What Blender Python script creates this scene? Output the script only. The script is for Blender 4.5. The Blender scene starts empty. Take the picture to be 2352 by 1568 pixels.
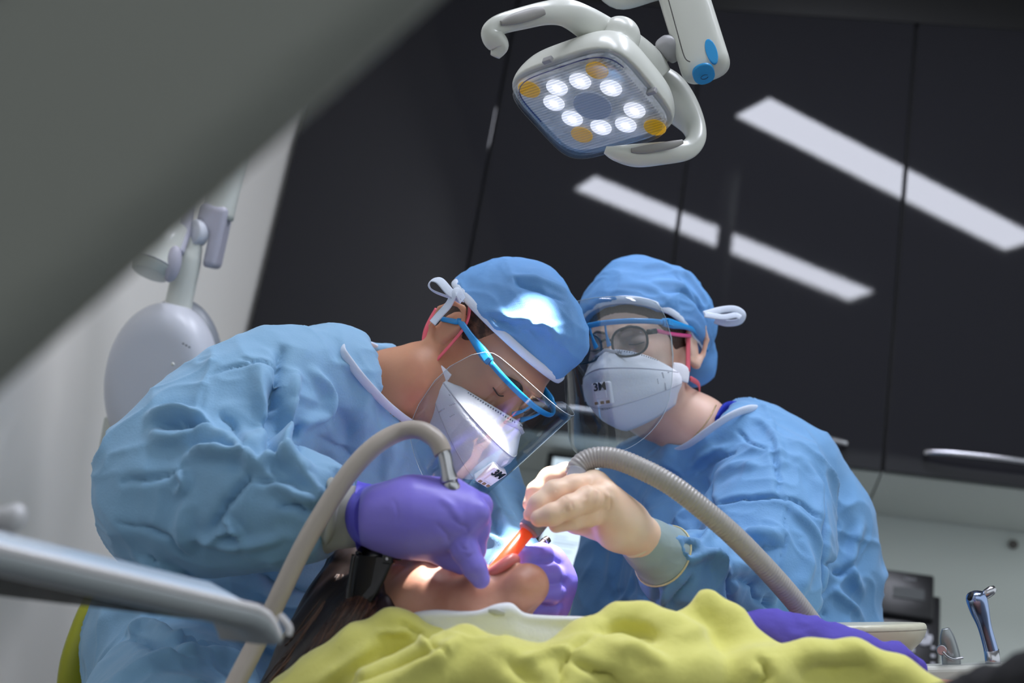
import bpy, bmesh, math
import numpy as np
from mathutils import Vector, Matrix

# ---------------------------------------------------------------- camera, world, lights, exposure
FPX, CX, CY = 3266.7, 1176.0, 784.0          # 50 mm lens on a 36 mm sensor, 2352 px wide
def nrm(v): v = np.array(v, float); return v/np.linalg.norm(v)
_Z = nrm((1549, 8884, -3267)); _X = -nrm((-18476, 2023, -3267)); _X = nrm(_X-_Z*(_X@_Z)); _Y = np.cross(_Z, _X)
RW = np.array([_X, _Y, _Z]); CAM = np.array([0, 0, .48])
def W(px, py, d): return RW@(np.array(((px-CX)/FPX, -(py-CY)/FPX, -1.0))*d)+CAM
def DV(v): return RW@np.array(v, float)
def ray(px, py): return RW@np.array(((px-CX)/FPX, -(py-CY)/FPX, -1.0))
def hitY(px, py, yy): r = ray(px, py); return CAM+r*(yy-CAM[1])/r[1]
def hitX(px, py, xx): r = ray(px, py); return CAM+r*(xx-CAM[0])/r[0]

SC = bpy.context.scene; COL = SC.collection
cd = bpy.data.cameras.new('camera'); cam = bpy.data.objects.new('camera', cd); COL.objects.link(cam)
cd.sensor_width = 36; cd.lens = 50; cd.clip_start = .05
M4 = np.eye(4); M4[:3, :3] = RW; M4[:3, 3] = CAM; cam.matrix_world = Matrix(M4.tolist())
cd.dof.use_dof = True; cd.dof.focus_distance = 1.80; cd.dof.aperture_fstop = 3.0; cd.dof.aperture_blades = 9
SC.camera = cam
SC.view_settings.view_transform = 'Standard'; SC.view_settings.look = 'None'
SC.view_settings.gamma = 1; SC.view_settings.use_curve_mapping = False; SC.view_settings.exposure = 1.2
wd = bpy.data.worlds.new('world'); SC.world = wd; wd.use_nodes = True
wd.node_tree.nodes['Background'].inputs[0].default_value = (.88, .95, 1.0, 1)
wd.node_tree.nodes['Background'].inputs[1].default_value = .44
PANEL_EMIT = 16.5
SPOT_W = 38.0
# dental lamp frame (camera-space basis turned into world)
LAMP_D = 1.90
LA = nrm((81, 15.5, 68)); LB = nrm((64, -59, -62.7)); LN = -nrm(np.cross(LA, LB)); LB = np.cross(LN, LA)*1.0
if LB[1] > 0: LB = -LB
LAw, LBw, LNw = DV(LA), DV(LB), DV(LN)
LAMP_C = W(1357, 243, LAMP_D); LAMP_K = .955
LAMP_P = CAM+(LAMP_C-CAM)*LAMP_K
sl = bpy.data.lights.new('operating_light_beam', 'SPOT'); sl.energy = SPOT_W; sl.spot_size = math.radians(33); sl.spot_blend = .25
sl.shadow_soft_size = .02; sl.color = (1, .96, .93)
so = bpy.data.objects.new('operating_light_beam', sl); COL.objects.link(so)
_aim = nrm(nrm(W(1060, 1300, 1.60)-LAMP_P)+nrm(W(1225, 700, 1.80)-LAMP_P)*1.5)
so.location = (LAMP_P+_aim*.045).tolist(); so.rotation_euler = Vector((-_aim).tolist()).to_track_quat('Z', 'Y').to_euler()

# ---------------------------------------------------------------- materials
def lin(c):
    c = [x/255 for x in c]; return [x/12.92 if x <= .04045 else ((x+.055)/1.055)**2.4 for x in c]+[1]
MT = {}
def mat(name, rgb, rough=.5, metal=0, bump=None, sss=0, trans=0, ior=1.5, emit=None, coat=0, sheen=0, var=None, weave=None, alpha=1):
    if name in MT: return MT[name]
    m = bpy.data.materials.new(name); m.use_nodes = True; nt = m.node_tree; N = nt.nodes; L = nt.links; p = N['Principled BSDF']
    p.inputs['Base Color'].default_value = lin(rgb); p.inputs['Roughness'].default_value = rough; p.inputs['Metallic'].default_value = metal
    p.inputs['IOR'].default_value = ior; p.inputs['Transmission Weight'].default_value = trans
    p.inputs['Subsurface Weight'].default_value = sss; p.inputs['Subsurface Radius'].default_value = (.010, .004, .002); p.inputs['Subsurface Scale'].default_value = 1
    p.inputs['Coat Weight'].default_value = coat; p.inputs['Sheen Weight'].default_value = sheen; p.inputs['Alpha'].default_value = alpha
    if emit: p.inputs['Emission Color'].default_value = lin(emit[0]); p.inputs['Emission Strength'].default_value = emit[1]
    tc = N.new('ShaderNodeTexCoord')
    if var:
        n = N.new('ShaderNodeTexNoise'); n.inputs['Scale'].default_value = var[1]; n.inputs['Detail'].default_value = 4; L.new(tc.outputs['Object'], n.inputs['Vector'])
        r = N.new('ShaderNodeMix'); r.data_type = 'RGBA'; r.inputs['A'].default_value = lin(rgb); r.inputs['B'].default_value = lin(var[0])
        mr = N.new('ShaderNodeMapRange'); mr.inputs[1].default_value = .44; mr.inputs[2].default_value = .68; L.new(n.outputs['Fac'], mr.inputs[0])
        L.new(mr.outputs[0], r.inputs['Factor']); L.new(r.outputs['Result'], p.inputs['Base Color'])
    last = None
    if bump:
        for sc, st, dist, *rg in (bump if isinstance(bump[0], tuple) else [bump]):
            n = N.new('ShaderNodeTexNoise'); n.noise_type = 'RIDGED_MULTIFRACTAL' if rg else 'FBM'; n.inputs['Scale'].default_value = sc; n.inputs['Detail'].default_value = 5; L.new(tc.outputs['Object'], n.inputs['Vector'])
            b = N.new('ShaderNodeBump'); b.inputs['Strength'].default_value = st; b.inputs['Distance'].default_value = dist
            L.new(n.outputs['Fac'], b.inputs['Height'])
            if last: L.new(last.outputs[0], b.inputs['Normal'])
            last = b
    if weave:
        for ax in 'XZ':
            w = N.new('ShaderNodeTexWave'); w.bands_direction = ax; w.inputs['Scale'].default_value = weave[0]; L.new(tc.outputs['Object'], w.inputs['Vector'])
            b = N.new('ShaderNodeBump'); b.inputs['Strength'].default_value = weave[1]; b.inputs['Distance'].default_value = .001; L.new(w.outputs['Fac'], b.inputs['Height'])
            if last: L.new(last.outputs[0], b.inputs['Normal'])
            last = b
    if last: L.new(last.outputs[0], p.inputs['Normal'])
    MT[name] = m; return m
def clear_mat(name, tint, refl=1.0, rough=.02, base=.04, opac=0.0):
    m = bpy.data.materials.new(name); m.use_nodes = True; nt = m.node_tree; N = nt.nodes; L = nt.links
    N.remove(N['Principled BSDF']); o = N['Material Output']
    t = N.new('ShaderNodeBsdfTransparent'); t.inputs[0].default_value = lin(tint)
    g = N.new('ShaderNodeBsdfGlossy'); g.inputs['Roughness'].default_value = rough; g.inputs[0].default_value = (refl, refl, refl, 1)
    lw = N.new('ShaderNodeLayerWeight'); lw.inputs[0].default_value = .5
    pw = N.new('ShaderNodeMath'); pw.operation = 'POWER'; pw.inputs[1].default_value = 5; L.new(lw.outputs['Facing'], pw.inputs[0])
    f = N.new('ShaderNodeMath'); f.operation = 'MULTIPLY_ADD'; f.inputs[1].default_value = .9; f.inputs[2].default_value = base; L.new(pw.outputs[0], f.inputs[0])
    mx = N.new('ShaderNodeMixShader'); L.new(f.outputs[0], mx.inputs[0]); L.new(t.outputs[0], mx.inputs[1]); L.new(g.outputs[0], mx.inputs[2])
    out = mx
    if opac:
        d = N.new('ShaderNodeBsdfDiffuse'); d.inputs[0].default_value = lin(tint); m2 = N.new('ShaderNodeMixShader'); m2.inputs[0].default_value = opac
        L.new(mx.outputs[0], m2.inputs[1]); L.new(d.outputs[0], m2.inputs[2]); out = m2
    L.new(out.outputs[0], o.inputs[0]); MT[name] = m; return m

GOWN = mat('gown_cloth', (128, 172, 206), .72, bump=((350, .25, .0015), (14, .30, .010, 1), (34, .16, .004, 1)), sheen=.15)
GOWN2 = mat('gown_cloth_deeper', (104, 156, 204), .72, bump=((350, .25, .0015), (14, .30, .010, 1), (34, .16, .004, 1)), sheen=.15)
CAPM = mat('cap_fabric', (102, 160, 220), .55, bump=((120, .25, .002),), weave=(420, .35))
TRIM = mat('white_trim', (206, 216, 232), .7, bump=(400, .3, .001))
SKIN = mat('skin_tan', (194, 138, 106), .48, bump=(260, .12, .001), sss=.1, var=((186, 128, 100), 22))
SKINW = mat('skin_fair', (226, 188, 168), .48, bump=(260, .1, .001), sss=.1, var=((216, 170, 148), 22))
SKINP = mat('skin_patient', (198, 144, 120), .45, bump=(220, .15, .001), sss=.1, var=((184, 124, 100), 22))
SATIN = mat('satin_instrument_steel', (182, 182, 186), .24, 1)
PURP = mat('purple_nitrile', (132, 120, 222), .42, bump=((40, .12, .003), (160, .12, .001)), sss=.05)
LATEX = mat('cream_latex', (244, 208, 180), .45, bump=((50, .12, .003), (160, .12, .001)), sss=.15, var=((240, 216, 190), 14))
MASKM = mat('mask_nonwoven', (232, 232, 240), .8, bump=(300, .3, .001))
PINK = mat('pink_elastic', (226, 96, 112), .6, bump=(800, .4, .0006))
FRAMEB = mat('blue_plastic', (22, 138, 206), .3)
VISOR = clear_mat('clear_visor', (238, 242, 244), .9)
WHITEP = mat('white_plastic', (196, 198, 190), .28, bump=(40, .02, .002))
GREYP = mat('grey_plastic', (150, 150, 152), .4)
LILACP = mat('lilac_grey_plastic', (168, 166, 178), .45)
CHROME = mat('brushed_steel', (190, 190, 196), .22, 1)
BLACKP = mat('black_plastic', (14, 14, 17), .35)
BLACKG = mat('black_gloss', (8, 8, 10), .12)
LIME = mat('lime_fleece', (214, 210, 112), .9, bump=((160, .3, .002), (1200, .4, .0005)), sheen=.3)
PAPER = mat('white_paper', (226, 228, 230), .85, bump=(180, .4, .0015))
HAIR = mat('dark_brown_hair', (34, 24, 22), .42)
KNIT = mat('white_knit', (224, 224, 214), .9, weave=(700, .6))

# ---------------------------------------------------------------- objects
def link(name, me, m=None, parent=None):
    o = bpy.data.objects.new(name, me); COL.objects.link(o)
    if m is not None and me is not None:
        for x in (m if isinstance(m, (list, tuple)) else [m]): me.materials.append(x)
    if parent is not None: o.parent = parent; o.matrix_parent_inverse = parent.matrix_world.inverted()
    return o
def thing(name, label, cat, loc, group=None):
    o = bpy.data.objects.new(name, None); COL.objects.link(o); o.empty_display_size = .05
    o.matrix_world = Matrix.Translation(Vector([float(x) for x in loc])); o['label'] = label; o['category'] = cat
    if group: o['group'] = group
    return o
def tag(o, label, cat, group=None):
    o['label'] = label; o['category'] = cat
    if group: o['group'] = group
    return o
def struct(o): o['kind'] = 'structure'; return o
def mesh(V, Fc, smooth=True):
    me = bpy.data.meshes.new('m'); me.from_pydata([tuple(map(float, v)) for v in V], [], [tuple(map(int, f)) for f in Fc]); me.update()
    if smooth: me.polygons.foreach_set('use_smooth', [True]*len(me.polygons))
    return me
def quadmesh(V, Q):
    me = bpy.data.meshes.new('m'); V = np.asarray(V, np.float32); Q = np.asarray(Q, np.int32)
    me.vertices.add(len(V)); me.vertices.foreach_set('co', V.ravel())
    me.loops.add(Q.size); me.loops.foreach_set('vertex_index', Q.ravel())
    me.polygons.add(len(Q)); me.polygons.foreach_set('loop_start', np.arange(len(Q), dtype=np.int32)*4)
    me.polygons.foreach_set('use_smooth', np.ones(len(Q), bool)); me.update(calc_edges=True); me.validate(); return me
def boxm(c, half, R=None, bev=0, seg=2):
    bm = bmesh.new(); bmesh.ops.create_cube(bm, size=2)
    for v in bm.verts: v.co = Vector([v.co[i]*half[i] for i in range(3)])
    if bev: bmesh.ops.bevel(bm, geom=list(bm.edges), offset=bev, segments=seg, affect='EDGES', profile=.5)
    R = np.eye(3) if R is None else np.asarray(R)
    for v in bm.verts: v.co = Vector((R@np.array(v.co)+np.asarray(c)).tolist())
    bmesh.ops.recalc_face_normals(bm, faces=bm.faces)
    me = bpy.data.meshes.new('m'); bm.to_mesh(me); bm.free()
    if bev >= .0035: me.polygons.foreach_set('use_smooth', [max(half) < .12]*len(me.polygons))
    return me
def joinm(ms):
    V = []; Fs = []; S = []; MI = []
    for k, me in enumerate(ms):
        b = len(V); V += [tuple(v.co) for v in me.vertices]
        for p in me.polygons: Fs.append([b+i for i in p.vertices]); S.append(p.use_smooth)
    me = bpy.data.meshes.new('m'); me.from_pydata(V, [], Fs); me.update(); me.polygons.foreach_set('use_smooth', S); return me
def cat(P, n=8, closed=False):
    P = np.array(P, float); k = len(P)
    if k < 3 and not closed: t = np.linspace(0, 1, n+1)[:, None]; return P[0]+(P[-1]-P[0])*t
    out = []
    for i in range(k if closed else k-1):
        g = lambda j: P[j % k] if closed else P[min(max(j, 0), k-1)]
        a, b, c, d = g(i-1), g(i), g(i+1), g(i+2)
        for t in np.arange(n)/n:
            out.append(.5*((2*b)+(-a+c)*t+(2*a-5*b+4*c-d)*t*t+(-a+3*b-3*c+d)*t**3))
    if not closed: out.append(P[-1])
    return np.array(out)
def sweep(P, r, n=12, closed=False, sub=8, flat=None, hint=None, smooth=True, radfn=None):
    """tube along P; r scalar or per-point list; flat=(w,t) gives a ribbon/oval section"""
    P = np.array(P, float); rr = np.full(len(P), float(r)) if np.isscalar(r) else np.array(r, float)
    Q = cat(np.c_[P, rr], sub, closed) if sub > 1 else np.c_[P, rr]
    X = Q[:, :3]; R_ = Q[:, 3]; m = len(X)
    T = np.roll(X, -1, 0)-np.roll(X, 1, 0)
    if not closed: T[0] = X[1]-X[0]; T[-1] = X[-1]-X[-2]
    T /= np.linalg.norm(T, axis=1)[:, None]+1e-12
    h = np.array(hint if hint is not None else (0.13, .21, .97), float)
    V = []; u = None
    S = np.r_[0, np.cumsum(np.linalg.norm(np.diff(X, axis=0), axis=1))]
    for i in range(m):
        if u is None or hint is not None:
            hh = h if h.ndim == 1 else h[i]
            u0 = hh-T[i]*(hh@T[i]); u = u0/(np.linalg.norm(u0)+1e-9)
        else: u = u-T[i]*(u@T[i]); u /= np.linalg.norm(u)+1e-9
        v = np.cross(T[i], u); a = np.arange(n)*2*math.pi/n
        k = radfn(S[i]) if radfn else 1
        fu, fv = (flat if flat else (1, 1))
        V.append(X[i]+R_[i]*k*(np.cos(a)[:, None]*u*fu+np.sin(a)[:, None]*v*fv))
    V = np.concatenate(V); Fs = []
    for i in range(m if closed else m-1):
        for j in range(n):
            i2 = (i+1) % m; Fs.append((i*n+j, i*n+(j+1) % n, i2*n+(j+1) % n, i2*n+j))
    if not closed: Fs.append(tuple(range(n))[::-1]); Fs.append(tuple((m-1)*n+j for j in range(n)))
    me = mesh(V, Fs, smooth); return me
def grid(rows, thick=0, sub=1, closed=False):
    """loft through rows of equal-length 3D point lists"""
    A = np.array(rows, float)
    if sub > 1:
        A = np.array([cat(r, sub) for r in A]); A = np.transpose(np.array([cat(A[:, j], sub) for j in range(A.shape[1])]), (1, 0, 2))
    r, c = A.shape[:2]; V = A.reshape(-1, 3)
    Fs = [(i*c+j, i*c+j+1, (i+1)*c+j+1, (i+1)*c+j) for i in range(r-1) for j in range(c-1)]
    me = mesh(V, Fs)
    if thick: me = solid(me, thick)
    return me
def applymods(me, mods):
    o = bpy.data.objects.new('t', me); COL.objects.link(o)
    for t, kw in mods:
        md = o.modifiers.new('m', t)
        for k, v in kw.items(): setattr(md, k, v)
    dg = bpy.context.evaluated_depsgraph_get(); me2 = bpy.data.meshes.new_from_object(o.evaluated_get(dg))
    bpy.data.objects.remove(o); return me2
def solid(me, t, off=0): return applymods(me, [('SOLIDIFY', dict(thickness=t, offset=off))])
def disc(c, nrm_, up, rx, ry, depth=.002, n=32, bev=0, power=2):
    """flat oval/superellipse plate"""
    w = nrm(nrm_); u = np.array(up, float); u = nrm(u-w*(u@w)); v = np.cross(w, u); a = np.arange(n)*2*math.pi/n
    ca, sa = np.cos(a), np.sin(a); e = 2/power
    X = np.sign(ca)*abs(ca)**e*rx; Y = np.sign(sa)*abs(sa)**e*ry
    c = np.array(c); V = []; Fs = []
    prof = [(0, 0, 1)] if not bev else [(0, 0, 1)]
    rings = [(-depth, 1), (0, 1)] if not bev else [(-depth, 1), (-bev, 1), (-.3*bev, 1-.3*bev/rx), (0, 1-bev/rx)]
    for z, s in rings: V.append(c+w*z+(X*s)[:, None]*v+(Y*s)[:, None]*u)
    V = np.concatenate(V); k = len(rings)
    for i in range(k-1):
        for j in range(n): Fs.append((i*n+j, i*n+(j+1) % n, (i+1)*n+(j+1) % n, (i+1)*n+j))
    Fs.append(tuple(range(n))[::-1]); Fs.append(tuple((k-1)*n+j for j in range(n)))
    return mesh(V, Fs, False)
def textm(s, size, o, right, up, ext=.0004, bold=0):
    """lettering: o = centre, right/up = directions"""
    cu = bpy.data.curves.new('t', 'FONT'); cu.body = s; cu.size = size; cu.extrude = ext; cu.align_x = 'CENTER'; cu.align_y = 'CENTER'; cu.offset = bold
    ob = bpy.data.objects.new('t', cu); COL.objects.link(ob); dg = bpy.context.evaluated_depsgraph_get()
    me = bpy.data.meshes.new_from_object(ob.evaluated_get(dg)); bpy.data.objects.remove(ob)
    r = nrm(right); u = np.array(up, float); u = nrm(u-r*(u@r)); w = np.cross(r, u); B = np.array([r, u, w]).T
    for v in me.vertices: v.co = Vector((B@np.array(v.co)+np.asarray(o)).tolist())
    return me

# ---------------------------------------------------------------- signed-distance modelling
def cone(P, a, b, ra, rb):
    a = np.asarray(a); ab = np.asarray(b)-a; t = np.clip(((P-a)@ab)/(ab@ab+1e-12), 0, 1)
    return np.linalg.norm(P-a-t[:, None]*ab, axis=1)-(ra+t*(rb-ra))
def ell(P, c, r, R=None):
    q = P-np.asarray(c)
    if R is not None: q = q@np.asarray(R)
    r = np.asarray(r, float); k0 = np.linalg.norm(q/r, axis=1); k1 = np.linalg.norm(q/(r*r), axis=1)+1e-9
    return np.where(k0 < 1e-4, -r.min(), k0*(k0-1)/k1)
def rbox(P, c, h, rad, R=None):
    q = P-np.asarray(c)
    if R is not None: q = q@np.asarray(R)
    q = abs(q)-(np.asarray(h)-rad); return np.linalg.norm(np.maximum(q, 0), axis=1)+np.minimum(q.max(1), 0)-rad
def smin(a, b, k): h = np.clip(.5+.5*(b-a)/k, 0, 1); return b*(1-h)+a*h-k*h*(1-h)
def smax(a, b, k): return -smin(-a, -b, k)
def chain(P, pts, k=.01):
    """pts: list of (point, radius)"""
    d = None
    for (a, ra), (b, rb) in zip(pts[:-1], pts[1:]):
        e = cone(P, a, b, ra, rb); d = e if d is None else smin(d, e, k)
    return d
def wch(l): return [(W(p[0], p[1], p[2]), p[3]) for p in l]
def bounds(l, m=.03):
    A = np.array([p for p, r in l]); r = np.array([r for p, r in l])[:, None]; return (A-r).min(0)-m, (A+r).max(0)+m
def nets(f, lo, hi, h, marg=1.6):
    K = 4; lo = np.asarray(lo, float); hi = np.asarray(hi, float); nb = np.ceil((hi-lo)/(h*K)).astype(int)+1; dim = nb*K
    ax = [lo[i]+(np.arange(nb[i])*K+(K-1)/2)*h for i in range(3)]
    G = np.stack(np.meshgrid(*ax, indexing='ij'), -1).reshape(-1, 3); D = f(G).reshape(nb)
    act = abs(D) < K*h*.87*marg
    V = D.repeat(K, 0).repeat(K, 1).repeat(K, 2).astype(np.float32)
    m = act.repeat(K, 0).repeat(K, 1).repeat(K, 2); idx = np.argwhere(m); P = lo+idx*h
    out = np.empty(len(P), np.float32)
    for s in range(0, len(P), 400000): out[s:s+400000] = f(P[s:s+400000])
    V[m] = out
    s = V < 0; c = np.zeros(tuple(dim-1), np.int8)
    offs = [(i, j, k) for i in (0, 1) for j in (0, 1) for k in (0, 1)]
    for o in offs: c += s[o[0]:dim[0]-1+o[0], o[1]:dim[1]-1+o[1], o[2]:dim[2]-1+o[2]]
    cm = (c > 0) & (c < 8); ci = np.argwhere(cm); n = len(ci)
    cv = np.stack([V[ci[:, 0]+o[0], ci[:, 1]+o[1], ci[:, 2]+o[2]] for o in offs], 1)
    acc = np.zeros((n, 3)); cnt = np.zeros(n); O = np.array(offs, float)
    for i in range(8):
        for j in range(i+1, 8):
            if abs(O[i]-O[j]).sum() == 1:
                a, b = cv[:, i], cv[:, j]; x = (a < 0) != (b < 0); t = np.where(x, a/(a-b+1e-20), 0)
                acc += x[:, None]*(O[i]+(O[j]-O[i])*t[:, None]); cnt += x
    VV = lo+(ci+acc/cnt[:, None])*h
    id_ = -np.ones(tuple(dim-1), np.int32); id_[cm] = np.arange(n)
    Q = []
    for a in range(3):
        b_, c_ = (a+1) % 3, (a+2) % 3
        sl0 = [slice(None)]*3; sl1 = [slice(None)]*3; sl0[a] = slice(0, -1); sl1[a] = slice(1, None)
        ch = s[tuple(sl0)] != s[tuple(sl1)]; e = np.argwhere(ch); e = e[(e[:, b_] > 0) & (e[:, c_] > 0) & (e[:, b_] < dim[b_]-1) & (e[:, c_] < dim[c_]-1)]
        if not len(e): continue
        g = lambda db, dc: id_[tuple((e-np.eye(3, dtype=int)[b_]*db-np.eye(3, dtype=int)[c_]*dc).T)]
        q = np.stack([g(1, 1), g(0, 1), g(0, 0), g(1, 0)], 1); neg = s[tuple(e.T)]
        q[~neg] = q[~neg][:, ::-1]; Q.append(q)
    Q = np.concatenate(Q); Q = Q[(Q >= 0).all(1)]
    return VV, Q
def vnorm(V, Q):
    a, b, c, d = V[Q[:, 0]], V[Q[:, 1]], V[Q[:, 2]], V[Q[:, 3]]; fn = np.cross(c-a, d-b); N = np.zeros_like(V)
    for i in range(4): np.add.at(N, Q[:, i], fn)
    return N/(np.linalg.norm(N, axis=1)[:, None]+1e-12)
def lap(V, Q, it=2, w=.5):
    for _ in range(it):
        A = np.zeros_like(V); n = np.zeros(len(V))
        for i in range(4):
            j = (i+1) % 4; np.add.at(A, Q[:, i], V[Q[:, j]]); np.add.at(A, Q[:, j], V[Q[:, i]]); np.add.at(n, Q[:, i], 1); np.add.at(n, Q[:, j], 1)
        V = V*(1-w)+w*A/np.maximum(n, 1)[:, None]
    return V
def _h(i):
    n = (i[..., 0]*374761393+i[..., 1]*668265263+i[..., 2]*2147483647+1274126177) & 0xffffffff
    n = ((n ^ (n >> 13))*1274126177) & 0xffffffff; n = (n ^ (n >> 16)) & 0xffffffff; return n/4294967295.
def noise(P):
    P = np.asarray(P); i = np.floor(P).astype(np.int64); f = P-i; u = f*f*(3-2*f); r = 0
    for a in (0, 1):
        for b in (0, 1):
            for c in (0, 1):
                w = (u[:, 0] if a else 1-u[:, 0])*(u[:, 1] if b else 1-u[:, 1])*(u[:, 2] if c else 1-u[:, 2]); r = r+w*_h(i+np.array([a, b, c]))
    return r
def ridged(P, s, seed=0, warp=.5):
    Q = P*s+seed*17.3; w = np.stack([noise(Q*.7+11), noise(Q*.7+31), noise(Q*.7+57)], 1)-.5; n = noise(Q+w*warp*2); return (1-abs(2*n-1))**2.2
def project(V):
    c = (V-CAM)@RW; d = -c[:, 2]; return np.stack([CX+c[:, 0]/d*FPX, CY-c[:, 1]/d*FPX], 1), d
def sculpt(V, Q, strokes):
    """each stroke is a fold laid on the cloth: ([pixels], height, width, sharp). Points are snapped to the visible cloth, the fold is real relief."""
    N = vnorm(V, Q); N = lap(N, Q, 2); px, dep = project(V); disp = np.zeros(len(V))
    front = (N*(CAM-V)).sum(1) > 0
    for pts, h, w, *sh in strokes:
        sh = sh[0] if sh else 0
        pp = cat(np.array(pts, float), 6); P3 = []
        for q in pp:
            d2 = ((px-q)**2).sum(1); ok = (d2 < 144) & front
            if ok.any(): k = np.where(ok, dep, 9e9).argmin()
            else: k = np.where(front, d2, 9e12).argmin()
            P3.append(V[k])
        P3 = np.array(P3); n = len(P3)
        P3[1:-1] = .25*P3[:-2]+.5*P3[1:-1]+.25*P3[2:]
        lo, hi = P3.min(0)-4*w, P3.max(0)+4*w; m = np.where(((V > lo) & (V < hi)).all(1) & (N@nrm(CAM-P3[n//2]) > -.3))[0]
        if not len(m): continue
        best = np.full(len(m), 9.); tt = np.zeros(len(m)); X = V[m]
        for i in range(n-1):
            a = P3[i]; ab = P3[i+1]-a; t = np.clip((X-a)@ab/(ab@ab+1e-12), 0, 1); d = np.linalg.norm(X-a-t[:, None]*ab, axis=1)
            k = d < best; best[k] = d[k]; tt[k] = (i+t[k])/(n-1)
        tap = np.clip(np.sin(np.pi*(tt*.94+.03)), 0, 1)**.6
        prof = np.exp(-(best/w)**2) if not sh else np.exp(-best/(w*.7))
        disp[m] += h*tap*(prof-.35*np.exp(-(best/(2.2*w))**2))
    return V+N*disp[:, None]
def sdfobj(name, f, lo, hi, h, m, parent=None, post=None, smooth=1):
    V, Q = nets(f, lo, hi, h)
    if smooth: V = lap(V, Q, smooth, .4)
    if post: V = post(V, Q)
    return link(name, quadmesh(V, Q), m, parent)
def frame(L, F_):
    """head frame from camera-space left & forward hints -> world matrix columns (right, forward, up)"""
    L = nrm(L); F_ = np.array(F_, float); F_ = nrm(F_-L*(F_@L)); U = np.cross(F_, L); return np.array([DV(-L), DV(F_), DV(U)]).T
# ---------------------------------------------------------------- the room
WALLM = mat('wall_paint', (236, 232, 225), .75, bump=(30, .05, .002))
SPLASH = mat('backsplash_laminate', (206, 212, 206), .3, bump=(20, .03, .002))
DOORM = mat('anthracite_gloss_laminate', (38, 38, 42), .03, ior=1.31, bump=((5, .02, .004), (45, .006, .001)))
DARKM = mat('dark_carcass', (12, 12, 13), .6)
UNDER = mat('carcass_underside', (200, 204, 198), .5)
CEILM = mat('ceiling_paint', (178, 178, 174), .9)
ZC = 3.05; ZL = 2.85; YD = 3.0; XL = -1.2; XR = 2.6
def slab(x0, x1, y0, y1, z0, z1, bev=0): return boxm(((x0+x1)/2, (y0+y1)/2, (z0+z1)/2), ((x1-x0)/2, (y1-y0)/2, (z1-z0)/2), bev=bev)
struct(link('floor', slab(XL-.1, 6.0, -6.0, 3.45, -.1, 0), mat('vinyl_floor', (84, 86, 90), .4, var=((72, 74, 78), 9))))
struct(link('ceiling', slab(XL-.1, XR, -2.2, 3.45, ZC, ZC+.1), CEILM))
struct(link('wall_back', slab(XL-.1, XR, 3.36, 3.46, 0, ZC), SPLASH))
struct(link('wall_left', slab(XL-.1, XL, -2.2, 3.36, 0, ZC), WALLM))
struct(link('trim_1', slab(-1.19, XR, YD+.004, 3.36, 2.512, ZC, .001), mat('filler_dark', (7, 7, 8), .35)))
# ceiling lights, the two strips mirrored in the cabinet doors (positions traced through that mirror)
PAN = mat('light_diffuser', (250, 250, 255), .5, emit=((236, 240, 255), PANEL_EMIT))
def ceiling_light(c0, c1, w, label):
    c0, c1 = np.array(c0), np.array(c1); mid = (c0+c1)/2; a = c1-c0; L_ = np.hypot(*a); an = math.atan2(a[1], a[0])
    R = np.array([[math.cos(an), -math.sin(an), 0], [math.sin(an), math.cos(an), 0], [0, 0, 1]])
    t = thing('ceiling_light', label, 'ceiling light', (mid[0], mid[1], ZL), 'ceiling light strips')
    link('frame', joinm([boxm((mid[0], mid[1], ZL-.022)+R[:, 1]*s*(w/2+.008), (L_/2+.016, .008, .022), R) for s in (-1, 1)]+[boxm((mid[0], mid[1], ZL-.022)+R[:, 0]*s*(L_/2+.008), (.008, w/2, .022), R) for s in (-1, 1)]+[boxm((mid[0], mid[1], ZL-.006), (L_/2, w/2, .006), R)]), WHITEP, t)
    link('diffuser', boxm((mid[0], mid[1], ZL-.03), (L_/2, w/2, .006), R), PAN, t)
    for s in (-1, 1): link('suspension_rod', sweep([(mid[0]+a[0]*.35*s, mid[1]+a[1]*.35*s, ZL-.005), (mid[0]+a[0]*.35*s, mid[1]+a[1]*.35*s, ZC)], .006, 8, sub=1), CHROME, t)
ceiling_light((-.115, 2.04), (.866, 1.24), .165, 'long ceiling light strip mirrored as the upper streak in the dark cabinet doors')
ceiling_light((-.695, 1.415), (.365, .642), .148, 'long ceiling light strip mirrored as the lower streak in the dark cabinet doors')
# wall cabinets, one unit per door
def wall_cabinet(x0, x1, label, handle):
    t = thing('wall_cabinet', label, 'cabinet', ((x0+x1)/2, 3.18, 1.386), 'tall gloss wall cabinets')
    link('carcass', slab(x0+.0005, x1-.0005, YD+.022, 3.358, 1.392, 2.508, .001), DARKM, t)
    link('underside', slab(x0+.002, x1-.002, YD+.024, 3.356, 1.3865, 1.3915), UNDER, t)
    d = link('door', slab(x0+.0035, x1-.0035, YD, YD+.02, 1.386, 2.508, .0018), DOORM, t)
    if handle:
        hx0, hx1, hz = handle; P = [(hx0+(hx1-hx0)*k, YD-.030-.012*math.sin(math.pi*k), hz) for k in np.linspace(0, 1, 7)]
        P = [(hx0+.002, YD-.006, hz), (hx0, YD-.022, hz)]+P[1:-1]+[(hx1, YD-.022, hz), (hx1-.002, YD-.006, hz)]
        link('handle', sweep(P, .006, 10, hint=(0, 0, 1), flat=(1.1, .6)), CHROME, d)
wall_cabinet(-1.186, -.696, 'dark gloss wall cabinet against the white wall, leftmost of the row', (-1.08, -.80, 1.431))
wall_cabinet(-.696, -.223, 'dark gloss wall cabinet whose handle shows between the two capped heads', (-.56, -.292, 1.431))
wall_cabinet(-.223, .2785, 'dark gloss wall cabinet above the woman, where both mirrored light streaks cross', (-.10, .195, 1.431))
wall_cabinet(.2785, .770, 'dark gloss wall cabinet at the right edge with a long steel handle', (.363, .645, 1.431))
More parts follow.
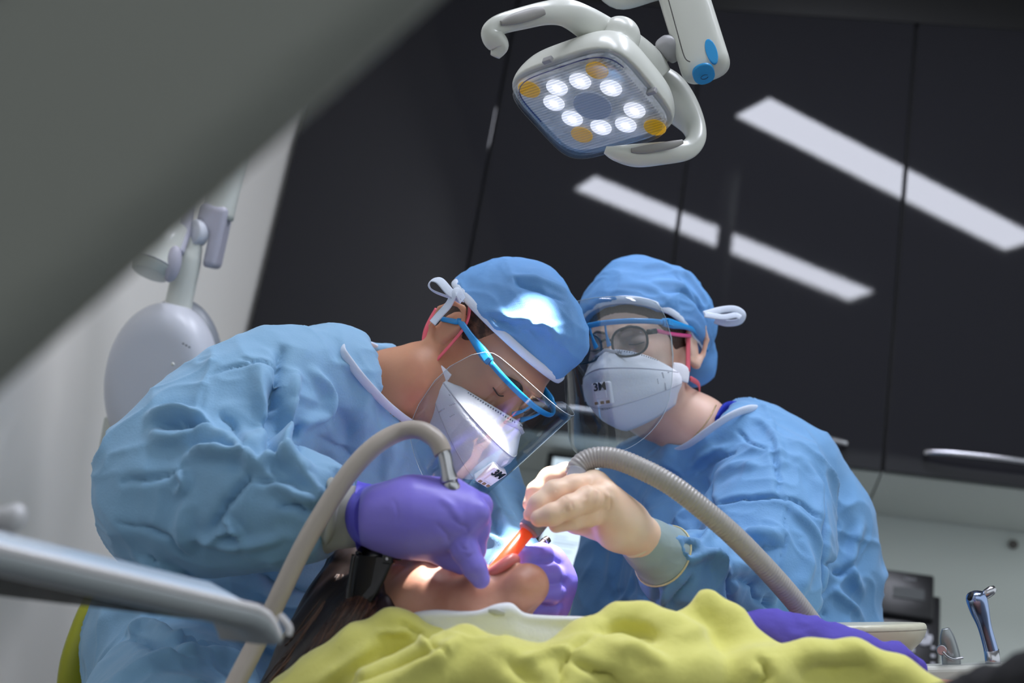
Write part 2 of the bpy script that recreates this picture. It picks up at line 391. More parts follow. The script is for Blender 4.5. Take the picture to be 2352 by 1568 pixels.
# base cabinets and worktop
BASEM = mat('base_cabinet_front', (60, 62, 66), .3)
t = thing('base_cabinet', 'low dark base cabinet under the pale worktop along the back wall', 'cabinet', (0, 3.1, 0))
link('carcass', slab(-1.18, 1.7, 2.86, 3.355, .08, .88), BASEM, t)
for k in range(5): link('door', slab(-1.17+k*.572, -1.17+k*.572+.566, 2.838, 2.858, .1, .87, .002), BASEM, t)
tag(link('worktop', slab(-1.19, 1.72, 2.82, 3.358, .882, .92, .004), mat('worktop_laminate', (190, 192, 190), .35)), 'pale worktop running along the back wall under the monitor and phone', 'worktop')
# monitor
def monitor():
    y = 3.13; a, b = hitY(1249, 1034, y), hitY(1222, 1322, y); x0 = (a[0]+b[0])/2; z1 = a[2]; z0 = hitY(1225, 1322, y)[2]; x1 = x0+.50; cx = (x0+x1)/2
    t = thing('computer_monitor', 'black framed computer monitor showing a pale text page behind the gloved hands', 'monitor', (cx, y, .92))
    link('housing', slab(x0, x1, y, y+.03, z0, z1, .005), BLACKP, t)
    sc = link('screen', slab(x0+.016, x1-.016, y-.0015, y+.002, z0+.022, z1-.014), mat('lit_screen', (190, 205, 215), .3, emit=((196, 214, 226), .40)), t)
    link('toolbar', slab(x0+.018, x1-.018, y-.0022, y-.0016, z1-.072, z1-.060), mat('toolbar_blue', (90, 110, 215), .4, emit=((96, 120, 225), .35)), sc)
    link('taskbar', slab(x0+.105, x1-.018, y-.0022, y-.0016, z0+.023, z0+.036), mat('taskbar_dark', (40, 44, 54), .4), sc)
    ic = [slab(x0+.028+.023*k, x0+.036+.023*k, y-.0024, y-.0017, z1-.040, z1-.030) for k in range(12)]
    link('icon_row', joinm(ic), mat('icon_teal', (70, 120, 150), .4, emit=((90, 140, 160), .2)), sc)
    tl = [slab(x0+.045, x0+.045+w, y-.0024, y-.0017, z1-zz-.0022, z1-zz) for zz, w in ((.150, .03), (.172, .055), (.196, .03), (.206, .06), (.213, .05), (.227, .045), (.241, .04), (.09, .05), (.105, .07))]
    for me_ in tl: link('text_line', me_, mat('text_grey', (130, 145, 160), .5, emit=((130, 145, 160), .3)), sc)
    for k, cc in enumerate(((70, 120, 220), (150, 130, 70), (220, 220, 230), (60, 160, 210))): link('task_icon', slab(x0+.15+.018*k, x0+.158+.018*k, y-.0028, y-.0023, z0+.026, z0+.033), mat('icon%d' % k, cc, .5), sc)
    link('stand', joinm([slab(cx-.025, cx+.025, y+.02, y+.035, .93, z0+.1, .003), slab(cx-.11, cx+.11, y-.06, y+.10, .921, .932, .003)]), BLACKP, t)
monitor()
# phone on the worktop, leaning back
def phone():
    y = 3.0; o = hitY(2150, 1500, y); base = np.array([(hitY(2012, 1480, y)[0]+hitY(2168, 1500, y)[0])/2, y, .922])
    t = thing('desk_phone', 'black desk telephone with a small display and pale keys at the right', 'telephone', base)
    top = hitY(2090, 1312, y+.05)
    U = nrm(np.array([0, .30, 1])); X = np.array([1., 0, 0]); N_ = np.cross(X, U); R = np.array([X, -N_, U]).T  # local x, depth, up
    x0, x1 = hitY(2016, 1420, y)[0], hitY(2168, 1420, y)[0]; H = (top[2]-.925)/U[2]; c = np.array([(x0+x1)/2, y, .925])
    P = lambda x, z, d=0: c+X*x+U*z+N_*d
    hw = (x1-x0)/2
    bd = link('body', joinm([boxm(P(0, H*.42, -.012), (hw, .014, H*.42), R, .004), boxm(P(-.005, H*.80, .0), (hw*.84, .016, H*.19), R, .005)]), BLACKP, t)
    dp = link('display', boxm(P(-.002, H*.80, .0175), (.032, .001, .013), R), mat('lcd_grey_green', (40, 46, 46), .5), t)
    link('lettering', textm('Yealink', .0085, P(0, H*.925, .0175), X, U), mat('phone_print', (150, 152, 156), .5), bd)
    KEY = mat('phone_key', (188, 188, 196), .5)
    for r in range(4):
        for q in range(3): link('key', boxm(P(-hw+.022+q*.0245, H*.50-r*.0195, .0035), (.0085, .003, .0055), R, .001), KEY, t)
    link('navigation_ring', joinm([boxm(P(.032+dx, H*.475+dz, .0035), (.007, .003, .007), R, .002) for dx, dz in ((-.011, 0), (.011, 0), (0, .011), (0, -.011), (-.008, .008), (.008, -.008), (-.008, -.008))]), KEY, t)
    for k in range(3): link('side_key', boxm(P(hw-.014, H*.40-k*.018, .003), (.004, .002, .003), R, .001), KEY, t)
    link('base_edge', boxm(P(.02, .016, .004), (hw*.8, .006, .0035), R, .002), GREYP, t)
    link('handset', sweep([P(-hw-.02, H*.02, .012), P(-hw-.02, H*.25, .022), P(-hw-.02, H*.6, .024), P(-hw-.02, H*.90, .012)], [.016, .013, .013, .017], 12, hint=X, flat=(1.25, .8)), BLACKP, t)
    link('cradle', boxm(P(-hw-.014, H*.45, -.008), (.024, .012, H*.45), R, .004), BLACKP, t)
phone()
tag(link('wall_socket', disc(hitY(2327, 1250, 3.355)+np.array([0, -.003, 0]), (0, -1, 0), (0, 0, 1), .011, .011, .004, 20), mat('socket_grey', (92, 88, 84), .6)), 'small dark round fitting on the pale wall at the right', 'wall fitting')
# notice pinned on the wall left of the monitor
n0 = hitY(1150, 1060, 3.35); n1 = hitY(1190, 1190, 3.35)
nt_ = tag(link('wall_notice', slab(n0[0]-.06, n0[0]+.035, 3.353, 3.357, n1[2]-.05, n0[2]), mat('notice_paper', (176, 182, 190), .7)), 'pale printed notice on the wall left of the monitor', 'notice')
link('blue_heading', slab(n0[0]-.02, n0[0]+.025, 3.3515, 3.3535, n0[2]-.035, n0[2]-.022), mat('heading_blue', (110, 150, 200), .6), nt_)
# ---------------------------------------------------------------- operating light
def lampP(a, b, n=0): return LAMP_C+LAw*a+LBw*b+LNw*n
def lamp():
    t = thing('operating_light', 'white two-handled dental operating light glowing with round LEDs over the patient', 'dental light', LAMP_C)
    R = np.array([LAw, LBw, LNw]).T; S = 1.0/1719*1.0
    s = .0815
    def rsq(P, c, hx, hn, rad, pw=4, k=1):
        q = (P-np.asarray(c))@R; a = (abs(q[:, 0]/hx)**pw+abs(q[:, 1]/hx)**pw)**(1/pw)*hx-hx; z = abs(q[:, 2])-hn
        return smax(a, z, rad)
    def hous(P):
        q = (P-LAMP_C)@R; n = -q[:, 2]        # distance behind the lens
        w = .088-.020*np.clip((n-.012)/.055, 0, 1)**1.7
        a = (abs(q[:, 0]*.90)**4+abs(q[:, 1])**4)**.25-w
        d = smax(smax(a, n-.062, .02), -n+.004, .003)
        hub = cone(P, lampP(0, 0, -.056), lampP(.045, -.03, -.082), .040, .028)
        return smin(d, hub, .015)
    L_ = LAMP_C; bb = .16
    hs = sdfobj('housing', hous, L_-bb, L_+bb, .0022, WHITEP, t)
    def lens(P):
        q = (P-LAMP_C)@R; n = q[:, 2]; w = .0845-.004*np.clip((n+.01)/.015, 0, 1)**2
        a = (abs(q[:, 0]*.89)**5+abs(q[:, 1])**5)**.2-w
        o = smax(smax(a, n-.014, .006), -n-.006, .001)
        i = smax(smax(a+.0035, n-.0105, .006), -n-.02, .001); return np.maximum(o, -i)
    lm = clear_mat('clear_lens', (236, 240, 244), .8, .05)
    V, Q = nets(lens, L_-.125, L_+.125, .0018); link('lens_cover', quadmesh(V, Q), lm, t)
    link('inner_plate', disc(lampP(0, 0, -.004), LNw, LBw, .088, .078, .004, 64, power=5), mat('lamp_plate_glow', (205, 208, 214), .7, emit=((210, 208, 214), .16)), t)  # plate is no source: its faint emission stands in for scattered LED light
    # prismatic ribs behind the cover: thin clear bars
    rb = [boxm(lampP(0, y, .004), (.084-(max(0, abs(y)-.055)*.9), .0006, .0012), R) for y in np.linspace(-.071, .071, 33)]
    link('lens_ribs', joinm(rb), clear_mat('rib_clear', (238, 240, 243), .7, .1), t)
    e = .5*(1+0)
    def PX(px, py, n=-.002):   # the point of the plate seen at a pixel
        r = ray(px, py); o = LAMP_C+LNw*n; k = ((o-CAM)@LNw)/(r@LNw); return CAM+r*k
    LED = mat('led_reflector', (240, 240, 245), .1, .0, emit=((255, 248, 250), .55)); LEDC = mat('led_die', (255, 255, 255), .3, emit=((255, 250, 246), 3)); AMB = mat('amber_lens', (208, 160, 10), .15, emit=((214, 160, 8), .25))
    for px, py in ((1280, 199), (1333, 184), (1404, 200), (1273, 234), (1315, 270), (1381, 290), (1438, 284), (1458, 251)):
        c = PX(px, py); q = link('led', disc(c+LNw*.003, LNw, LBw, .0150, .0150, .0015, 24, bev=.001), LED, t)
        link('led_die', disc(c+LNw*.0045, LNw, LBw, .0045, .0045, .001, 12), LEDC, q)
    for px, py in ((1216, 203), (1372, 159), (1505, 290), (1337, 307)):
        link('amber_led', disc(PX(px, py)+LNw*.003, LNw, LBw, .0155, .0155, .0015, 24, bev=.001), AMB, t)
    link('centre_disc', disc(PX(1362, 240)+LNw*.004, LNw, LBw, .0265, .0265, .003, 48, bev=.001), mat('lamp_disc_glow', (176, 182, 192), .8, emit=((176, 178, 190), .12)), t)  # disc holds no LED; a weak glow is added to brighten it
    a = np.linspace(0, 2*math.pi, 65)[:-1]; ln = [lampP(np.sign(math.cos(x))*abs(math.cos(x))**.45*.086, np.sign(math.sin(x))*abs(math.sin(x))**.45*.0765, .0005) for x in a[32:62]]
    link('blue_seal', sweep(ln, .0009, 6, sub=1), mat('seal_blue', (46, 52, 130), .4), t)
    link('clip', boxm(PX(1258, 138, .002), (.007, .003, .004), R, .001), GREYP, t); link('clip', boxm(PX(1497, 210, .002), (.007, .003, .004), R, .001), GREYP, t)
    # the handle bow: one long swept band over the housing, a grip at each end
    def band(pts, name, inset, nh):
        p = [(W(x, y, d), r) for x, y, d, r in pts]
        h1 = link(name, sweep([q[0] for q in p], [q[1] for q in p], 20, hint=nh, flat=(.9, 1.25)), WHITEP, t)
        g = [(W(x, y, d), r) for x, y, d, r in inset]
        link('grip_inset', sweep([q[0] for q in g], [q[1] for q in g], 12, hint=nh, flat=(.55, 1)), mat('inset_grey', (140, 138, 134), .5), h1)
    up = DV((0, .0, 1))
    band([(1137, 130, 1.80, .005), (1146, 106, 1.80, .010), (1134, 88, 1.795, .0115), (1130, 72, 1.795, .0105), (1150, 56, 1.80, .0105), (1200, 42, 1.815, .0115), (1255, 30, 1.83, .0125), (1300, 30, 1.85, .0150), (1345, 52, 1.875, .0175), (1385, 82, 1.90, .021), (1430, 118, 1.925, .026), (1475, 158, 1.945, .027), (1500, 190, 1.95, .024)],
         'handle', [(1150, 53, 1.786, .003), (1185, 43, 1.795, .0075), (1225, 31, 1.808, .0078), (1250, 25, 1.815, .005)], up)
    band([(1490, 185, 1.975, .022), (1530, 210, 1.985, .024), (1565, 250, 1.98, .0205), (1592, 290, 1.965, .014), (1597, 322, 1.945, .011), (1575, 345, 1.93, .0110), (1520, 352, 1.91, .0125), (1460, 357, 1.895, .0125), (1415, 352, 1.885, .0085), (1390, 344, 1.885, .004)],
         'handle', [(1450, 345, 1.880, .003), (1480, 343, 1.884, .0055), (1540, 333, 1.895, .0055), (1568, 325, 1.905, .003)], up)
    link('notch', sweep([W(1506, 172, 1.915), W(1504, 190, 1.915)], [.0055, .0065], 12, sub=1), mat('inset_grey', (140, 138, 134), .5), t)
    # ball joint and support arm
    link('joint', sweep([W(1488, 140, 1.97), W(1532, 116, 1.955)], .0135, 20, sub=1), WHITEP, t)
    link('joint_collar', sweep([W(1524, 122, 1.958), W(1530, 117, 1.956), W(1544, 108, 1.95), W(1552, 102, 1.95)], [.017, .0195, .0195, .016], 24, sub=3), GREYP, t)
    ax0, ax1 = W(1625, 168, 1.93), W(1545, -90, 1.98); ax = nrm(ax1-ax0)
    sd = DV((1, .25, .2)); sd = nrm(sd-ax*(sd@ax)); fr = np.cross(ax, sd); RA = np.array([sd, fr, ax]).T
    if (fr@DV((0, 0, 1))) < 0: fr = -fr; RA = np.array([sd, fr, ax]).T*np.array([1, 1, 1])
    def arm(P):
        q = (P-ax0)@RA; w = .031+.004*np.clip(-q[:, 2]/.03, 0, 1); sx = abs(q[:, 0]+.2*q[:, 2]*(q[:, 2] < 0)*0)
        a = (abs(q[:, 0]/.034)**3.2+abs(q[:, 1]/.024)**3.2)**(1/3.2)*.026-.026
        return smax(smax(a, -(q[:, 2]+.55*q[:, 0]*0)-.008, .022), q[:, 2]-.16, .004)
    ar = sdfobj('arm', arm, np.minimum(ax0, ax1)-.09, np.maximum(ax0, ax1)+.09, .0028, WHITEP, t)
    BT = mat('button_blue', (20, 142, 204), .35)
    def onarm(px, py):   # point of the arm surface seen at a pixel
        r = nrm(ray(px, py)); s_ = 1.6
        for _ in range(80): s_ += arm((CAM+r*s_)[None])[0]*.8
        p = CAM+r*s_; g = np.array([arm((p+e_)[None])[0]-arm((p-e_)[None])[0] for e_ in np.eye(3)*.004]); return p, nrm(g)
    p, n = onarm(1617, 172); b1 = link('power_button', disc(p+n*.0004, nrm(n*.6-ax*.8), sd, .0235, .0150, .0035, 40, bev=.0015, power=2.3), BT, t)
    pa = [p+n*.003+nrm(n*.6-ax*.8)*.001+sd*.005*math.cos(x)+np.cross(sd, nrm(n*.6-ax*.8))*.005*math.sin(x) for x in np.linspace(.5, 5.8, 14)]
    link('power_symbol', sweep(pa, .0006, 6, sub=1), mat('symbol_dark', (10, 70, 110), .5), b1)
    p, n = onarm(1634, 118); link('rocker_button', disc(p+n*.0012, n, ax, .0075, .019, .004, 32, bev=.001, power=2), BT, t)
    link('seam', sweep([W(1530, -20, 1.925), W(1541, 20, 1.92), W(1556, 75, 1.912), W(1572, 130, 1.905), W(1585, 142, 1.902)], .0008, 6), mat('seam_dark', (70, 68, 66), .6), t)
    # upper link leaving the picture
    link('upper_link', sweep([W(1390, -60, 1.99), W(1425, -8, 1.99), W(1500, -30, 1.99), W(1560, -60, 1.99)], [.03, .018, .02, .03], 20, flat=(1, 1)), WHITEP, t)
    link('ceiling_pole', sweep([W(1560, -75, 1.99), np.array([W(1560, -75, 1.99)[0], W(1560, -75, 1.99)[1]+.05, ZC+.12]), np.array([W(1560, -75, 1.99)[0], W(1560, -75, 1.99)[1]+.05, ZC+.17])], [.028, .028, .07], 20, sub=1), WHITEP, t)
    return t
lt_ = lamp()
lt_.scale = (LAMP_K,)*3; lt_.location = Vector((CAM+(np.array(lt_.location)-CAM)*LAMP_K).tolist())

# ---------------------------------------------------------------- wall X-ray unit on the left wall
def xray():
    D = 2.33; t = thing('xray_unit', 'pale wall-mounted dental x-ray unit with jointed arm on the left wall', 'x-ray unit', W(365, 880, D))
    def head(P):
        d = smin(ell(P, W(360, 880, D), (.086, .06, .125), HR), ell(P, W(385, 840, D), (.075, .058, .095), HR), .04); return smax(d, -((P-W(360, 880, D))@HR[:, 1])-.042, .012)
    up = DV((.20, 1, .1)); X_ = DV((1, -.2, .15)); X_ = nrm(X_-nrm(up)*(X_@nrm(up))); HR = np.array([X_, np.cross(nrm(up), X_), nrm(up)]).T
    c = W(360, 880, D); hd = sdfobj('tube_head', head, c-.2, c+.2, .004, mat('xray_shell', (196, 198, 206), .35), t)
    def back(P): return smax(ell(P, W(392, 872, D+.035), (.088, .05, .138), HR), (P-W(392, 872, D+.035))@HR[:, 0]-.5, .01)
    sdfobj('back_shell', back, c-.25, c+.25, .005, mat('xray_grey', (128, 132, 138), .4), t)
    link('bottom_flange', boxm(W(285, 1000, D+.03), (.028, .03, .030), HR, .004), WHITEP, t)
    for k in range(3): link('printed_mark', boxm(W(421+k*7, 789+k*4, D-.078), (.0016, .0006, .0012), HR), mat('print_grey', (90, 92, 100), .5), hd)
    link('indicator', sweep([W(397, 836, D-.068), W(397, 836, D-.074)], .003, 10, sub=1), WHITEP, hd)
    link('lower_arm', sweep([W(402, 745, D), W(412, 690, D), W(432, 600, D), W(442, 572, D), W(446, 545, D)], [.024, .022, .021, .016, .011], 20), WHITEP, t)
    BR = DV((.22, 1, 0)); BX = DV((1, -.22, 0)); Rb = np.array([nrm(BX), np.cross(nrm(BR), nrm(BX)), nrm(BR)]).T
    bracket = lambda P: np.maximum(smax(rbox(P, W(484, 542, D+.02), (.024, .03, .052), .01, Rb), -rbox(P, W(452, 570, D+.02), (.020, .05, .034), .014, Rb), .008), -rbox(P, W(456, 516, D-.01), (.0045, .03, .010), .002, Rb))
    cb = W(480, 545, D); sdfobj('joint_bracket', bracket, cb-.09, cb+.09, .0025, LILACP, t)
    link('pivot', disc(W(442, 532, D-.012), DV((-.55, .05, .8)), Rb[:, 2], .018, .022, .02, 28, bev=.004), mat('xray_shell', (196, 198, 206), .35), t)
    link('upper_arm', sweep([W(498, 500, D+.02), W(512, 440, D+.02), W(545, 310, D+.02), W(575, 200, D+.02)], .0275, 20, sub=3), WHITEP, t)
    link('wall_bracket', sweep([W(575, 200, D+.02), W(600, 120, D+.05), (XL+.001, W(600, 120, D+.05)[1]+.05, W(600, 120, D+.05)[2]+.05)], [.03, .035, .05], 16, sub=3), WHITEP, t)
    # cone, seen end on below the joint
    cc = W(355, 600, D-.05); cn = nrm(DV((-.25, -.72, .3))); cx_ = nrm(np.cross(cn, DV((0, 0, 1))))
    cn_ = link('cone', sweep([cc-cn*.07, cc-cn*.03, cc+cn*.004, cc+cn*.010, cc+cn*.012, cc+cn*.022, cc+cn*.023], [.026, .030, .036, .036, .033, .030, .026], 36, sub=1), WHITEP, t)
    link('ring', sweep([cc+cn*.005, cc+cn*.0075], .0372, 36, sub=1), GREYP, cn_)
    gp = sdfobj('side_grip', lambda P: ell(P, W(396, 606, D-.06), (.014, .014, .030), Rb), W(396, 606, D-.06)-.05, W(396, 606, D-.06)+.05, .002, LILACP, t)
    link('yoke', sweep([W(408, 580, D-.03), W(424, 530, D-.01), W(432, 470, D), W(448, 400, D+.01), W(470, 330, D+.01)], [.010, .011, .010, .012, .012], 14), LILACP, t)
xray()

# ---------------------------------------------------------------- foreground equipment panel (top left, out of focus)
def panel():
    d = .62; P0, P1 = W(1500, -445, d), W(-480, 1320, d); e = nrm(P1-P0); vd = nrm(ray(500, 350)); s_ = np.cross(e, vd); s_ = nrm(s_)
    if s_@DV((-1, 1, 0)) < 0: s_ = -s_
    nn = nrm(DV((.12, -.18, 1.0))-0*vd); nn = nrm(nn-e*(nn@e)-s_*(nn@s_)); s2 = nrm(s_*.93+DV((0, 0, -1))*.36-e*0); s2 = nrm(s2-e*(s2@e)); n2 = np.cross(e, s2)
    R = np.array([e, s2, n2]).T; L_ = np.linalg.norm(P1-P0)/2; w = .17; c = (P0+P1)/2+s2*w
    t = thing('equipment_panel', 'large out-of-focus grey equipment panel across the upper left corner', 'equipment panel', c)
    f = lambda P: rbox(P, c, (L_, w, .020), .0195, R)
    lo = np.minimum(P0, P1)-.40; hi = np.maximum(P0, P1)+.40
    sdfobj('shell', f, lo, hi, .0075, mat('panel_grey', (128, 130, 122), .5), t)
    q = c+n2*(-.021 if n2@(CAM-c) < 0 else .021)
    f2 = lambda P: rbox(P, q+s2*.05, (L_*.92, w*.55, .004), .003, R)
    sdfobj('inset_face', f2, lo, hi, .006, mat('panel_inset', (104, 104, 98), .5), t)
    # its articulated support reaches up to the ceiling outside the picture
    a = c+s2*(w+.0)-e*.05
    link('support_arm', sweep([c+s2*w*.9, a+np.array([-.1, .0, .2]), np.array([a[0]-.15, a[1], ZC])], .03, 14, sub=1), WHITEP, t)
panel()

# ---------------------------------------------------------------- delivery tray (lower left)
def tray():
    A0, A1 = W(-260, 1215, .98), W(655, 1425, 1.24); e = nrm(A1-A0); L_ = np.linalg.norm(A1-A0)/2
    away = nrm(np.cross(np.array([0, 0, 1.]), e)); 
    if away@ray(500, 1300) < 0: away = -away
    up = np.cross(e, away); up = up if up[2] > 0 else -up
    away = nrm(away+up*(-.02)); 
    t = thing('delivery_tray', 'long grey-blue delivery tray edge in the left foreground, out of focus', 'tray', (A0+A1)/2)
    R = np.array([e, away, up]).T; mid = (A0+A1)/2
    TM = mat('tray_top', (204, 220, 236), .22); TS = mat('tray_side', (160, 166, 168), .4)
    # section: sloping top lip, bright rim, recessed side
    prof = [(0, .0), (.004, .004), (.012, .0055), (.075, .027), (.085, .026), (.085, .004), (.030, -.011), (.008, -.011), (.0, -.007)]
    rows = []
    for x in np.r_[np.linspace(-L_, L_-.03, 12), L_-.018, L_-.009, L_-.003, L_]:
        k = max(0, (x-(L_-.03))/.03); sc = math.sqrt(max(0, 1-k*k))*.75+.25 if k < 1 else .25
        rows.append([mid+e*x+away*(a if a < .05 else .05+(a-.05)*1)+up*(b*sc-.018*k*k) for a, b in prof]+[])
    rows = [r+[r[0]] for r in rows]; me = grid(rows); 
    tp = link('tray_body', me, TS, t)
    def strip(i, j, nm, m_, off):
        rr = [[r[i]+up*off, r[j]+up*off] for r in rows]; link(nm, solid(grid(rr), .0015), m_, t)
    strip(2, 3, 'tray_surface', TM, .0012)
    link('rim', sweep([r[1]+up*.001 for r in rows], .0042, 10, sub=1), mat('rim_pale', (214, 212, 212), .25), t)
    link('end_cap', sweep([A1-e*.004+up*.004+away*.004, A1+e*.005-up*.005, A1+e*.006-up*.012], [.0032, .0036, .003], 10), mat('rim_pale', (214, 212, 212), .25), t)
    sm = clear_mat('smoked_glass', (150, 150, 148), .6, .05, opac=.25)
    b0, b1 = W(-260, 1338, 1.09), W(604, 1440, 1.35); b0u, b1u = W(-260, 1240, 1.09), W(604, 1385, 1.35)
    link('glass_shelf', solid(grid([[b0, b1], [b0u, b1u]]), .003), sm, t)
    link('tray_peg', sweep([W(586, 1434, 1.33), W(586, 1447, 1.33)], .006, 12, sub=1), WHITEP, t)
    link('support_arm', sweep([A0-up*.02+away*.12, A0-up*.2+away*.1-e*.1, A0-up*.45+away*.1-e*.2], .025, 14), WHITEP, t)
    n = tag(link('instrument', sweep([W(-60, 1200, 1.03), W(0, 1192, 1.02), W(36, 1192, 1.02), W(52, 1196, 1.02)], [.008, .008, .011, .007], 14), mat('handle_pale', (205, 205, 208), .4)), 'blurred pale instrument end lying above the tray at the left edge', 'instrument')
tray()

# ---------------------------------------------------------------- assistant side: bowl tray, holders, syringes
def assist():
    D = 1.80; t = thing('assistant_tray', 'cream rounded assistant tray behind the purple cloth at the right', 'tray', W(1950, 1480, D))
    X_ = nrm(DV((1, .02, .0))); up = nrm(DV((.05, 1, -.18))); up = nrm(up-X_*(up@X_)); R = np.array([X_, np.cross(up, X_), up]).T; c = W(1920, 1436, D)
    f = lambda P: smax(ell(P, c, (.112, .10, .055), R), ((P-c)@up)-.002, .006)
    TR = mat('cream_plastic', (206, 204, 182), .3)
    b = sdfobj('bowl', f, c-.2, c+.2, .0032, TR, t)
    a = np.linspace(0, 2*math.pi, 49)[:-1]
    link('rim_seam', sweep([c-up*.006+X_*math.cos(x)*.1105+R[:, 1]*math.sin(x)*.0985 for x in a], .0012, 6, closed=True, sub=1), mat('seam_warm', (150, 146, 130), .5), t)
    link('mount', sweep([c-up*.04, c-up*.12, c-up*.3+X_*.1], .02, 12), TR, t)
    D2 = 1.85; u = thing('instrument_holder', 'pale instrument holder bar carrying two metal handpieces at the lower right', 'instrument holder', W(2220, 1525, D2))
    hb = boxm(W(2250, 1560, D2), (.125, .03, .020), R, .008, 4); link('holder_body', hb, WHITEP, u)
    link('holder_arm', sweep([W(2250, 1570, D2), W(2250, 1750, D2+.05), W(2250, 1900, D2+.1)], .022, 12), WHITEP, u)
    s = thing('suction_tip_holder', 'small curved grey metal holder with a round knob, left of the tall handpiece', 'handpiece', W(2180, 1515, D2))
    link('body', sweep([W(2186, 1535, D2), W(2184, 1505, D2), W(2176, 1465, D2), W(2172, 1443, D2)], [.0105, .0105, .0085, .0045], 18, flat=(.75, 1.15), hint=DV((0, 0, 1))), mat('satin_grey', (150, 156, 158), .3, .6), s)
    k = link('knob', disc(W(2163, 1493, D2-.02), DV((-.35, .1, 1)), DV((0, 1, 0)), .0068, .0068, .009, 28, bev=.0012), CHROME, s)
    link('hook', sweep([W(2166, 1497, D2-.022), W(2176, 1507, D2-.022), W(2192, 1513, D2-.02), W(2212, 1510, D2-.018)], .0018, 8), CHROME, s)
    y = thing('air_water_syringe', 'tall blue-grey metal syringe handpiece with a short angled nozzle at the right', 'handpiece', W(2270, 1515, D2))
    BM = mat('blue_steel', (150, 168, 205), .2, 1)
    bd = link('barrel', sweep([W(2282, 1540, D2), W(2278, 1500, D2), W(2262, 1440, D2), W(2250, 1400, D2), W(2243, 1375, D2), W(2240, 1362, D2), W(2239, 1357, D2)], [.0092, .0092, .0090, .0125, .0135, .0105, .004], 24), BM, y)
    link('grip_band', sweep([W(2284, 1545, D2), W(2277, 1492, D2)], .0098, 24, sub=1), CHROME, y)
    link('nozzle', sweep([W(2254, 1372, D2), W(2268, 1362, D2), W(2278, 1355, D2), W(2286, 1350, D2)], [.0052, .0062, .0062, .0036], 16, sub=1), CHROME, y)
    link('button', disc(W(2226, 1367, D2-.008), DV((-.8, .5, .3)), DV((0, 1, 0)), .003, .006, .004, 16, bev=.001), BLACKP, y)
assist()

# ---------------------------------------------------------------- chairs
OLIVE = mat('olive_upholstery', (150, 152, 20), .42, bump=(60, .05, .002))
def stool(c, label, backpts=None):
    t = thing('operator_stool', label, 'stool', (c[0], c[1], 0))
    link('seat', sweep([(c[0], c[1], c[2]-.07), (c[0], c[1], c[2]-.055), (c[0], c[1], c[2]-.01), (c[0], c[1], c[2])], [.15, .185, .185, .15], 32, sub=2), OLIVE, t)
    link('column', sweep([(c[0], c[1], .08), (c[0], c[1], c[2]-.07)], .028, 16, sub=1), CHROME, t)
    for k in range(5):
        a = k*2*math.pi/5+.3; e = (c[0]+.26*math.cos(a), c[1]+.26*math.sin(a), .07)
        l = link('leg', sweep([(c[0], c[1], .10), e], [.022, .014], 10, sub=1), CHROME, t)
        link('castor', disc((e[0], e[1]+.01, .03), (0, 1, 0), (0, 0, 1), .029, .029, .02, 20), BLACKP, l)
    if backpts:
        bp = [W(*p[:3]) for p in backpts]; r = [p[3] for p in backpts]
        b = link('backrest', sweep(bp, r, 20, flat=(.8, 1.9), hint=DV((.9, .35, .45))), OLIVE, t)
        link('piping', sweep([W(p[0]+16, p[1]+6, p[2]-.036) for p in backpts[1:-1]], .0018, 6), mat('piping_dark', (50, 52, 8), .6), t)
        link('back_stem', sweep([bp[-1], (c[0], c[1]+.1, c[2]-.05)], .014, 10, sub=1), CHROME, t)
    return t
